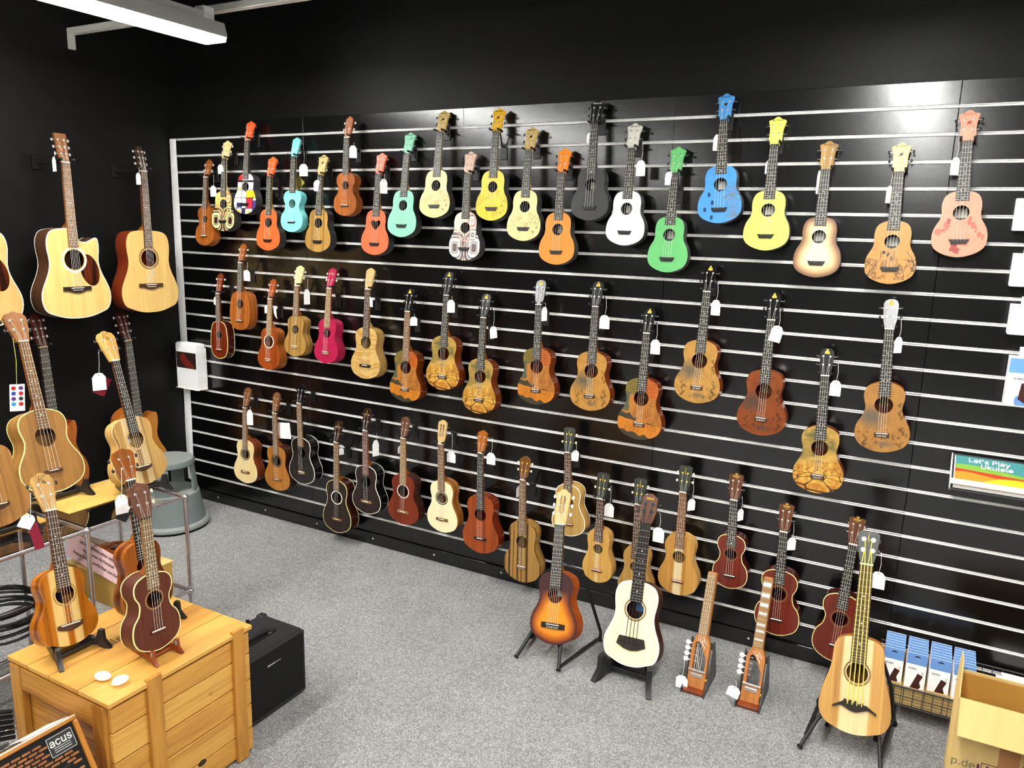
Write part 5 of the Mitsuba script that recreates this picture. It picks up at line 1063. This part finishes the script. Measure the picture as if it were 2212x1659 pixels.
for a0 in (-55, 35, 125, 215):
    g = np.radians(np.linspace(a0 - 15, a0 + 15, 7)); R = []
    for r, z in ((.160, .228), (.152, .31), (.142, .405)): R.append([[sc[0] + r * math.cos(a), sc[1] + r * math.sin(a), z] for a in g])
    Ri = [[[sc[0] + (x_ - sc[0]) * .93, sc[1] + (y_ - sc[1]) * .93, z_] for x_, y_, z_ in row] for row in R]
    part(t, 'leg', cat(rings(R, closed=False), rings(Ri, closed=False), *[(np.array([R[i][e], R[i + 1][e], Ri[i + 1][e], Ri[i][e]]), np.array([[0, 1, 2], [0, 2, 3]])) for i in (0, 1) for e in (0, -1)]), ('satin', 'stool_gray'))
part(t, 'upper_rim', lathe([(.135, .395), (.148, .395), (.150, .40), (.148, .425), (.143, .432)], 48, sc), ('satin', 'stool_gray'))
part(t, 'upper_tread', lathe([(.144, .431), (.138, .434), (.07, .4345), (.0005, .434)], 48, sc), ('satin', 'stool_tread'))

# ---------------------------------------------------------------- chrome rack with glass shelves
RX, RY, RZ = (1.115, 1.580), (-1.312, -1.758, -2.204, -2.65), (.055, .262, .700)
rack = thing('chrome_rack', 'low chrome tube rack with glass shelves behind the wooden crate', 'rack')
for x in RX:
    for y in RY:
        part(rack, 'post', cyl((x, y, .0), (x, y, RZ[2]), .0085, 12), 'chrome')
        for z in RZ: part(rack, 'connector', cat(ell((x, y, z), (.0135, .0135, .0135), 8), cyl((x, y, z - .022), (x, y, z + (.022 if z < .6 else 0)), .0105, 10)), 'chrome')
for z in RZ:
    for x in RX:
        for a, b in zip(RY[:-1], RY[1:]): part(rack, 'side_rail', cyl((x, a, z), (x, b, z), .008, 12), 'chrome')
    for y in RY: part(rack, 'cross_rail', cyl((RX[0], y, z), (RX[1], y, z), .008, 12), 'chrome')
for z in RZ[1:]:
    for a, b in zip(RY[:-1], RY[1:]):
        part(rack, 'glass_shelf', fq((RX[0] + .008, b + .008, z + .0085), (RX[1] - .008, b + .008, z + .0085), (RX[1] - .008, a - .008, z + .0085), (RX[0] + .008, a - .008, z + .0085)), 'glass_pane')
for i, (a, b) in enumerate(zip(RY[:-1], RY[1:])):
    t = thing('tan_board', ['tan cardboard sheet on the glass under the striped ukulele', 'tan cardboard sheet on the glass under the large bound ukulele', 'tan cardboard sheet on the glass at the left edge'][i], 'cardboard', 'cardboard sheets on the glass shelf')
    part(t, 'sheet', bev(RX[0] + .02, RX[1] - .19, b + .05, a - .03, .7095, .7125, .0006), ('matte', 'tan_card'))
TZ = .7135
KO = dict(shape='figure', head='koahead', headpal='koa_light', neck='mahogany', D=.075, emblem='letter_k', bridge='curve', bridgepal='rosewood', fb='rosewood', hole=(.33, .155), fbend=.24, bz=.74, post='nickel', button=('gloss', 'black_plastic'), separate=True)
FR = 'ukuleles on stands at the left'
I64 = instrument('ukulele', 'large dark tan ukulele with cream edging on a black stand on the glass rack', 'ukulele', FR, (1.2, -1.632, TZ + .033), 2.6, 18, 0, .138, .292, .354, .270,
    **{**KO, 'top': 'koa_warm', 'side': 'koa_warm', 'binding': 'cream_binding', 'backbind': 'cream_binding', 'head': 'koahead', 'hk': 1.36, 'headpal': 'head_brown', 'fb': 'rosewood_light', 'bridge': 'plate', 'bridgepal': 'rosewood', 'big': True, 'fbw': .85, 'emblem': None, 'top': 'koa_tan', 'side': 'koa_tan', 'D': .09, 'paper': 'fb_tan'})
I65 = instrument('ukulele', 'tenor ukulele of pale striped acacia wood on a black stand on the glass rack', 'ukulele', FR, (1.419, -1.373, TZ + .033), .3, 17, 0, .140, .250, .301, .238,
    **{**KO, 'hk': 1.2, 'top': 'acacia', 'side': 'acacia', 'headpal': 'koa_light', 'paper': 'paper_warm', 'fb': 'ebony', 'rosette': 'maple'})
I66 = instrument('ukulele', 'brown tenor ukulele on the glass rack, cut off by the left edge', 'ukulele', FR, (1.395, -1.960, TZ + .033), 1.5, 17, 0, .140, .250, .310, .240, **{**KO, 'top': 'wood_tan', 'side': 'koa_side'})
BLK = (('satin', 'black_plastic'), ('satin', 'black_plastic'))
cradle('black folding stand under the large bound ukulele on the rack', (1.213, -1.632, TZ), 0, .085, 1.0, BLK, 'black stands on the rack', splay=22)
cradle('black folding stand under the striped ukulele on the rack', (1.432, -1.373 - .03, TZ), 0, .075, 1.0, BLK, 'black stands on the rack', splay=22)
cradle('black folding stand under the cut off ukulele on the rack', (1.408, -1.960, TZ), 0, .075, 1.0, BLK, 'black stands on the rack', splay=22)
# things on the lower shelf
t = thing('carton', 'tan carton lying on the lower glass shelf behind the crate', 'carton')
part(t, 'body', bev(1.16, 1.53, -1.60, -1.36, .272, .405, .002), ('matte', 'tan_card')); part(t, 'lid', bev(1.155, 1.535, -1.605, -1.355, .405, .412, .001), ('matte', 'carton'))
t = thing('sign_card', 'pink paper sign with printed lines leaning on the lower shelf of the rack', 'sign')
M = tmat(1.365, -1.612, .428) @ roty(9) @ rotx(-7)
part(t, 'card', plate(Polygon([(-.185, -.055), (.165, -.055), (.19, .0), (.185, .058), (-.13, .058), (-.19, .02)]), -.0006, .0006), ('matte', 'pink_paper'), M @ tmat(0, 0, .05))
for s_, z_, h_, x_ in (('UKULELEN bitte selber nehmen!', .080, .0125, .02), ('Nur Gitarren mit Personal', .052, .0125, .02), ('Kratzer & Risse verpflichten zum Kauf', .022, .0125, .01)):
    tm = text(s_, h_); k_ = min(1, .33 / (tm[0][:, 0].max() * 2)); part(t, 'lettering', (tm[0] * [k_, 1, 1], tm[1]), ('matte', 'dark_print'), M @ tmat(x_, -.0007, z_))
instrument('ukulele', 'brown ukulele lying on its back on the carton behind the pink sign', 'ukulele', None, (1.50, -1.49, .474), 0, 90, 0, .12, .17, .24, .17, **{**MAH, 'shape': 'figure', 'fb': 'rosewood_light', 'bridge': 'tie'})
t = thing('cable_coil', 'coil of black cables on the floor behind the crate at the left edge', 'cable')
for i in range(9):
    r = random.Random(i); a = np.linspace(0, 2 * np.pi, 30); R_ = .13 + .035 * r.random(); cx, cy = 1.20 + .02 * r.random(), -1.93 + .03 * r.random()
    part(t, 'loop', tube([(cx + R_ * math.cos(s) * 1.1, cy + R_ * math.sin(s), .279 + .012 * i + .004 * math.sin(3 * s + i)) for s in a], .0052, 6, caps=False), ('satin', 'cable'))
t = thing('cable_coil', 'black cables hanging at the lower left edge below the rack shelf', 'cable')
for i in range(6):
    part(t, 'loop', tube([(1.66 + .02 * i, -2.9 + .02 * i, .42 - .03 * i), (1.62 + .015 * i, -2.55, .30 - .03 * i), (1.66, -2.28, .24 - .022 * i), (1.70, -2.15, .20 - .02 * i)], .007, 6), ('satin', 'cable'))

# ---------------------------------------------------------------- wooden crate with a lid, and what stands on it
CX0, CX1, CY0, CY1, CH = 1.862, 2.356, -2.212, -1.690, .478
t = thing('wooden_crate', 'pine crate with plank lid and two battens, two ukuleles standing on it', 'crate')
LZ0, LZ1 = CH + .004, CH + .019
lid = part(t, 'lid', bev(CX0, CX1 - .02, CY0 + .03, CY1 - .03, CH - .012, LZ0, .001), ('satin', 'pine_dark'))
xs = [CX0 - .008, 1.966, 2.078, 2.222, CX1 + .014]
part(lid, 'lettering', text('ieler', .036), ('matte', 'faded_print'), tmat(2.080, -1.992, LZ1 + .0004) @ np.array([[0, 0, -1, 0], [1, 0, 0, 0], [0, -1, 0, 0], [0, 0, 0, 1.0]]), label='dark stamped lettering')
zs = [.012, .098, .192, .288, .388, CH - .006]
def grain_plank(root, name, x0, x1, y0, y1, z0, z1, axis, tone, lab=None):
    """A plank whose grain runs along the given axis (uv v axis = its own z)."""
    L = {'x': (x1 - x0), 'y': (y1 - y0), 'z': (z1 - z0)}[axis]; c = ((x0 + x1) / 2, (y0 + y1) / 2, (z0 + z1) / 2); d = ((x1 - x0) / 2, (y1 - y0) / 2, (z1 - z0) / 2)
    R = {'x': np.array([[0, 0, 1], [0, 1, 0], [-1, 0, 0]]), 'y': np.array([[0, 1, 0], [0, 0, 1], [1, 0, 0]]), 'z': np.eye(3)}[axis].astype(float)
    e = np.abs(R.T @ np.array(d)); M = np.eye(4); M[:3, :3] = R; M[:3, 3] = c
    return part(root, name, bev(-e[0], e[0], -e[1], e[1], -e[2], e[2], .0016), ('satin', tone), M, label=lab)
for i in range(4): grain_plank(lid, 'plank', xs[i] + .0018, xs[i + 1] - .0018, CY0 - .012, CY1 + .006, LZ0, LZ1, 'y', ('pine', 'pine_light', 'pine', 'pine_light')[i])
for i in range(5): grain_plank(t, 'front_plank', CX1 - .016, CX1, CY0, CY1, zs[i] + .0022, zs[i + 1] - .0022, 'y', ('pine', 'pine_light', 'pine', 'pine_light', 'pine')[i])
for a, b in ((-2.098, -2.048), (-1.770, -1.722)): grain_plank(t, 'batten', CX1 + .0005, CX1 + .016, a, b, .006, CH + .030, 'z', 'pine_dark')
grain_plank(t, 'corner_post', CX0, CX0 + .055, CY0 - .012, CY0 + .012, .004, CH - .004, 'z', 'pine_dark'); grain_plank(t, 'corner_post', CX1 - .075, CX1 - .017, CY0 - .012, CY0 + .012, .004, CH - .004, 'z', 'pine_dark')
grain_plank(t, 'side_rail', CX0 + .056, CX1 - .076, CY0 - .010, CY0 + .012, CH - .085, CH - .006, 'x', 'pine_dark'); grain_plank(t, 'side_rail', CX0 + .056, CX1 - .076, CY0 - .010, CY0 + .012, .004, .09, 'x', 'pine_dark')
for i in range(4): grain_plank(t, 'side_plank', CX0 + .04, CX1 - .06, CY0 + .013, CY0 + .026, .03 + .095 * i, .124 + .095 * i, 'x', 'pine_dark')
for i in range(5): grain_plank(t, 'back_plank', CX0, CX0 + .016, CY0 + .013, CY1, zs[i] + .001, zs[i + 1] - .001, 'y', 'pine_dark'); grain_plank(t, 'end_plank', CX0 + .017, CX1 - .017, CY1 - .016, CY1, zs[i] + .001, zs[i + 1] - .001, 'x', 'pine')
for (yy, zz_, r_) in ((-1.96, .056, .008), (-1.91, .095, .009), (-1.86, .325, .006), (-1.71, .44, .006), (-1.735, .27, .007), (-1.86, .40, .004)):
    kn = lathe([(.0002, .0006), (r_, .0005), (r_ * 1.25, 0)], 12); part(t, 'knot', kn, ('satin', 'carton_inside' if r_ < .0085 else 'dark_print'), tmat(CX1 + .0001, yy, zz_) @ roty(90) @ np.diag([1, 1.5, 1, 1.0]))
part(t, 'floor', box(CX0 + .016, CX1 - .016, CY0 + .012, CY1 - .016, .012, .024), ('satin', 'pine_dark'))
TZ = LZ1
I67 = instrument('ukulele', 'orange koa ukulele with pale striped middle on a black stand on the crate', 'ukulele', FR, (2.026, -2.109, TZ + .033), 6.0, 18, 0, .130, .189, .248, .187,
    **{**KO, 'top': 'koa_orange', 'side': 'koa_side', 'headpal': 'koa_light', 'gloss': True, 'D': .068, 'paper': 'maple', 'rosette': 'maple_side', 'fbend': .26, 'hole': (.34, .16)})
I68 = instrument('ukulele', 'dark reddish brown ukulele with cream edging on a small wooden stand, nearest on the crate', 'ukulele', FR, (2.271, -1.978, TZ + .024), 3.5, 8, 0, .117, .178, .252, .172,
    **{**KO, 'shape': 'deep', 'top': 'brown_bound', 'side': 'brown_bound', 'binding': 'cream_binding', 'backbind': 'cream_binding', 'head': 'point', 'hk': 1.25, 'headpal': 'head_rose', 'fb': 'fb_olive', 'bridge': 'bar', 'bridgepal': 'brown_bound', 'button': ('gloss', 'ivory'), 'emblem': 'arc', 'D': .066, 'htextpal': 'fb_tan', 'rosette': 'fb_tan', 'paper': 'fb_tan', 'nut': 'ebony', 'fbend': .20, 'hole': (.34, .15)})
I69 = instrument('ukulele', 'glossy koa ukulele with letter K head, behind the dark bound one on the crate', 'ukulele', FR, (2.075, -1.855, TZ + .033), .6, 9, 0, .111, .215, .267, .185,
    **{**KO, 'hk': 1.15, 'top': 'koa_deep', 'side': 'koa_deep', 'headpal': 'koa_deep', 'gloss': True, 'fb': 'ebony', 'D': .068, 'htextpal': 'fb_tan'})
cradle('black folding stand under the orange koa ukulele on the crate', (2.038, -2.109, TZ), 0, .062, .92, BLK, 'black stands on the crate', splay=20)
cradle('black folding stand under the glossy koa ukulele at the back of the crate', (2.084, -1.855, TZ), 0, .062, .92, BLK, 'black stands on the crate', splay=20)
cradle('small wooden stand with grey arms under the dark bound ukulele', (2.278, -1.978, TZ), 0, .040, .68, (('satin', 'stand_wood'), ('satin', 'gray_rubber')), splay=10)
for i, (x, y, a) in enumerate(((2.240, -2.154, 24), (2.304, -2.141, 80))):
    e = thing('egg_shaker', ['white egg shaker on the crate lid, farther from the front edge', 'white egg shaker on the crate lid, nearer to the front edge'][i], 'egg shaker', 'white egg shakers on the crate')
    part(e, 'shell', ell((0, 0, 0), (.0255, .0155, .0140), 12), ('satin', 'paper'), tmat(x, y, LZ1 + .0142) @ rotz(a))
# cards at the heads
def side_tag(lab, x, y, z, h, w, s, az, color='paper', roll=0): return tag(lab, x, y, z, h, w, s, roll=roll, az=az, color=color)
t = thing('info_card', 'white card with eight round coloured stickers on a yellow cord', 'card')
M = tmat(1.08, -1.697, 1.090) @ rotz(72) @ roty(4)
part(t, 'card', bev(-.027, .027, -.001, .001, 0, .112, .0006), ('satin', 'paper'), M)
for i in range(8): part(t, 'sticker', move(plate(Point(0, 0).buffer(.0082, 6), -.0016, -.0008), (-.013 + .026 * (i % 2), 0, .096 - .022 * (i // 2))), ('matte', ('red_dot', 'violet_dot', 'blue_dot', 'red_dot', 'violet_dot', 'dark_gray', 'teal_dot', 'red_dot')[i]), M)
part(t, 'cord', tube([(1.08, -1.69, 1.198), (1.08, -1.682, 1.30), (1.06, -1.675, 1.39)], .0011, 4), ('matte', 'yellow_string'))
side_tag('white price tag at the head of the striped ukulele on the rack', 1.22, -1.426, 1.148, .076, .055, .095, 72)
t = thing('wine_card', 'wine red brand card behind the price tag of the striped ukulele', 'card')
part(t, 'card', bev(-.025, .025, -.001, .001, -.04, .04, .0006), ('satin', 'wine_card'), tmat(1.20, -1.400, 1.160) @ rotz(78) @ roty(28))
side_tag('white price tag at the head of the glossy koa ukulele', 2.05, -1.922, .919, .066, .038, .09, 75)
t = thing('black_tag', 'small black card behind the price tag of the glossy koa ukulele', 'card')
part(t, 'card', bev(-.02, .02, -.001, .001, -.02, .02, .0006), ('satin', 'black_plastic'), tmat(2.03, -1.905, .905) @ rotz(75) @ roty(35))
side_tag('white and cream price tag at the head of the orange koa ukulele', 1.93, -2.150, .920, .045, .035, .07, 70, roll=30)
t = thing('wine_card', 'wine red card hanging under the price tag of the orange koa ukulele', 'card')
part(t, 'card', bev(-.014, .014, -.001, .001, -.045, .045, .0006), ('satin', 'wine_card'), tmat(1.92, -2.132, .885) @ rotz(72) @ roty(-10))

# ---------------------------------------------------------------- amplifiers on the floor
t = thing('guitar_amplifier', 'small black guitar amplifier on the carpet behind the crate', 'amplifier')
a0, a1, b0, b1, az_ = 2.024, 2.265, -1.672, -1.320, .282
def rbox(x0, x1, y0, y1, z0, z1, r, n=4):
    P = []
    for cx in (x0 + r, x1 - r):
        for cy in (y0 + r, y1 - r):
            for cz in (z0 + r, z1 - r): P.append(trimesh.creation.icosphere(2, r).vertices + [cx, cy, cz])
    h = trimesh.Trimesh(np.vstack(P), process=False).convex_hull; return np.array(h.vertices), np.array(h.faces)
part(t, 'cabinet', rbox(a0, a1 - .012, b0, b1, .010, az_, .014), ('matte', 'amp_tolex'))
part(t, 'grille', bev(a1 - .0125, a1 - .004, b0 + .014, b1 - .014, .024, az_ - .014, .003), ('matte', 'amp_grille'))
for q in ((b0 + .008, b1 - .008, .012, .024), (b0 + .008, b1 - .008, az_ - .016, az_ - .004)): part(t, 'front_edge', bev(a1 - .016, a1, *q, .004), ('matte', 'amp_tolex'))
for q in ((b0 + .004, b0 + .016), (b1 - .016, b1 - .004)): part(t, 'front_edge', bev(a1 - .016, a1, *q, .012, az_ - .004, .004), ('matte', 'amp_tolex'))
part(t, 'script_badge', tube([(a1 - .0032, -1.520 + .0052 * i, .214 + (.0042 if i % 2 else -.0034) * (1 - i / 18)) for i in range(14)], np.linspace(.0019, .0008, 14), 5), ('satin', 'amp_silver'), label='silver script badge')
part(t, 'handle', tube([(2.168, -1.60, az_ - .002), (2.168, -1.585, az_ + .016), (2.168, -1.50, az_ + .020), (2.168, -1.435, az_ + .016), (2.168, -1.42, az_ - .002)], [.010, .011, .012, .011, .010], 8), ('satin', 'black_plastic'))
for yy in (-1.412, -1.61): part(t, 'handle_end', ell((2.168, yy, az_ + .002), (.018, .026, .010), 8), ('gloss', 'black_plastic'))
for i in range(8): k_ = part(t, 'knob', cyl((2.036, -1.645 + .034 * i, az_ - .002), (2.036, -1.645 + .034 * i, az_ + .014), .007, 10), ('satin', 'black_plastic')); part(k_, 'cap', cyl((2.036, -1.645 + .034 * i, az_ + .0142), (2.036, -1.645 + .034 * i, az_ + .0158), .0055, 10), 'nickel')
part(t, 'corner_cap', rbox(a0 - .003, a0 + .032, b1 - .032, b1 + .003, az_ - .03, az_ + .004, .008), ('satin', 'black_plastic'))
for fx in (a0 + .03, a1 - .04):
    for fy in (b0 + .03, b1 - .03): part(t, 'foot', cyl((fx, fy, 0), (fx, fy, .012), .014, 10), ('matte', 'black'))
t = thing('acoustic_amplifier', 'wooden acoustic amplifier with brick patterned grille tilted back against the crate', 'amplifier')
M = tmat(2.268, -2.262, .458) @ rotz(90) @ rotx(-31)          # local: x along the front to the right (ends at 0), y into the cabinet, z up along the front (top at 0)
Wd, Hh, Dp = .36, .42, .20
tw = .014
wood = ('gloss', 'cedar')
part(t, 'top_panel', bev(-Wd, 0, 0, Dp, -tw, 0, .003), wood, M); part(t, 'side_panel', bev(-tw, 0, 0, Dp, -Hh, -tw - .0005, .003), wood, M); part(t, 'side_panel', bev(-Wd, -Wd + tw, 0, Dp, -Hh, -tw - .0005, .003), wood, M)
part(t, 'bottom_panel', bev(-Wd + tw + .0005, -tw - .0005, 0, Dp, -Hh, -Hh + tw, .003), wood, M); part(t, 'back_panel', bev(-Wd + tw, -tw, Dp - .012, Dp - .002, -Hh + tw, -tw, .001), ('matte', 'amp_tolex'), M)
gr = part(t, 'grille', bev(-Wd + tw + .0005, -tw - .0005, .010, .016, -Hh + tw + .0005, -tw - .0005, .001), ('matte', 'amp_grille'), M)
pieces = []
for r_ in range(34):
    z = -tw - .016 - .0112 * r_; x = -tw - .012 - (.014 if r_ % 2 else 0)
    while x > -Wd + .05:
        c_ = (x - .012, z - .003); d1 = math.hypot(c_[0] + .225, (c_[1] + .185)); d2 = math.hypot(c_[0] + .085, c_[1] + .135)
        badge = -.102 < c_[0] < -.018 and -.088 < c_[1] < -.018
        if d1 > .082 and d2 > .034 and not badge: pieces.append(bev(x - .0245, x, .0075, .0105, z - .0072, z, .0012))
        x -= .028
part(gr, 'brick', cat(*pieces), ('satin', 'brick_orange'), M, stuff=True)
for (hx, hz, r_) in ((-.225, -.185, .074), (-.085, -.135, .028)): part(t, 'speaker', move(plate(Point(0, 0).buffer(r_, 16), .0085, .0105), (hx, 0, hz)), ('matte', 'amp_grille'), M); part(t, 'speaker_mesh', cat(*[move(box(-.010, .010, .0072, .0088, -.0035, .0035), (hx - r_ * .75 + .024 * i + (.012 if j % 2 else 0), 0, hz - r_ * .72 + .0115 * j)) for i in range(int(r_ * 1.5 / .024) + 1) for j in range(int(r_ * 1.45 / .0115) + 1) if math.hypot(-r_ * .75 + .024 * i, -r_ * .72 + .0115 * j) < r_ * .92]), ('matte', 'amp_tolex'), M, stuff=True)
pl = part(t, 'name_plate', bev(-.098, -.022, .0060, .0090, -.083, -.024, .001), ('satin', 'black_plastic'), M)
part(pl, 'lettering', text('acus', .021), ('satin', 'amp_silver'), M @ tmat(-.060, .0058, -.054)); part(pl, 'lettering', cat(*[box(-.084, -.036, .0053, .0059, z, z + .0016) for z in (-.060, -.066, -.072)]), ('satin', 'amp_silver'), M)
part(pl, 'frame_line', cat(*[box(a, b, .0053, .0059, c, d) for a, b, c, d in ((-.095, -.025, -.0275, -.0262), (-.095, -.025, -.0808, -.0795), (-.0963, -.095, -.0795, -.0275), (-.025, -.0237, -.0795, -.0275))]), ('satin', 'amp_silver'), M)
part(t, 'control_strip', bev(-Wd + .02, -.135, .045, .13, .0003, .003, .0006), ('satin', 'black_plastic'), M); part(t, 'print', cat(*[box(-.335 + .0145 * i, -.335 + .0145 * i + (.0105, .007, .0085)[i % 3], .078, .078 + (.016, .012)[i % 2], .003, .0034) for i in range(13)]), ('satin', 'amp_silver'), M, stuff=True)
part(t, 'handle', bev(-.24, -.12, .15, .17, .0003, .014, .003), ('satin', 'black_plastic'), M)
for i in range(6): part(t, 'knob', cyl((-.33 + .032 * i, .115, .003), (-.33 + .032 * i, .115, .014), .007, 10), ('satin', 'amp_silver'), M)
e = thing('paper_sheet', 'white paper sheet lying on top of the wooden amplifier', 'paper')
part(e, 'sheet', bev(-.13, -.012, .02, .15, .0006, .0016, .0003), ('matte', 'paper'), M)
part(t, 'rear_foot', bev(-Wd + .05, -.05, Dp - .03, Dp - .01, -Hh - .0, -Hh + .01, .001), ('matte', 'black'), M)
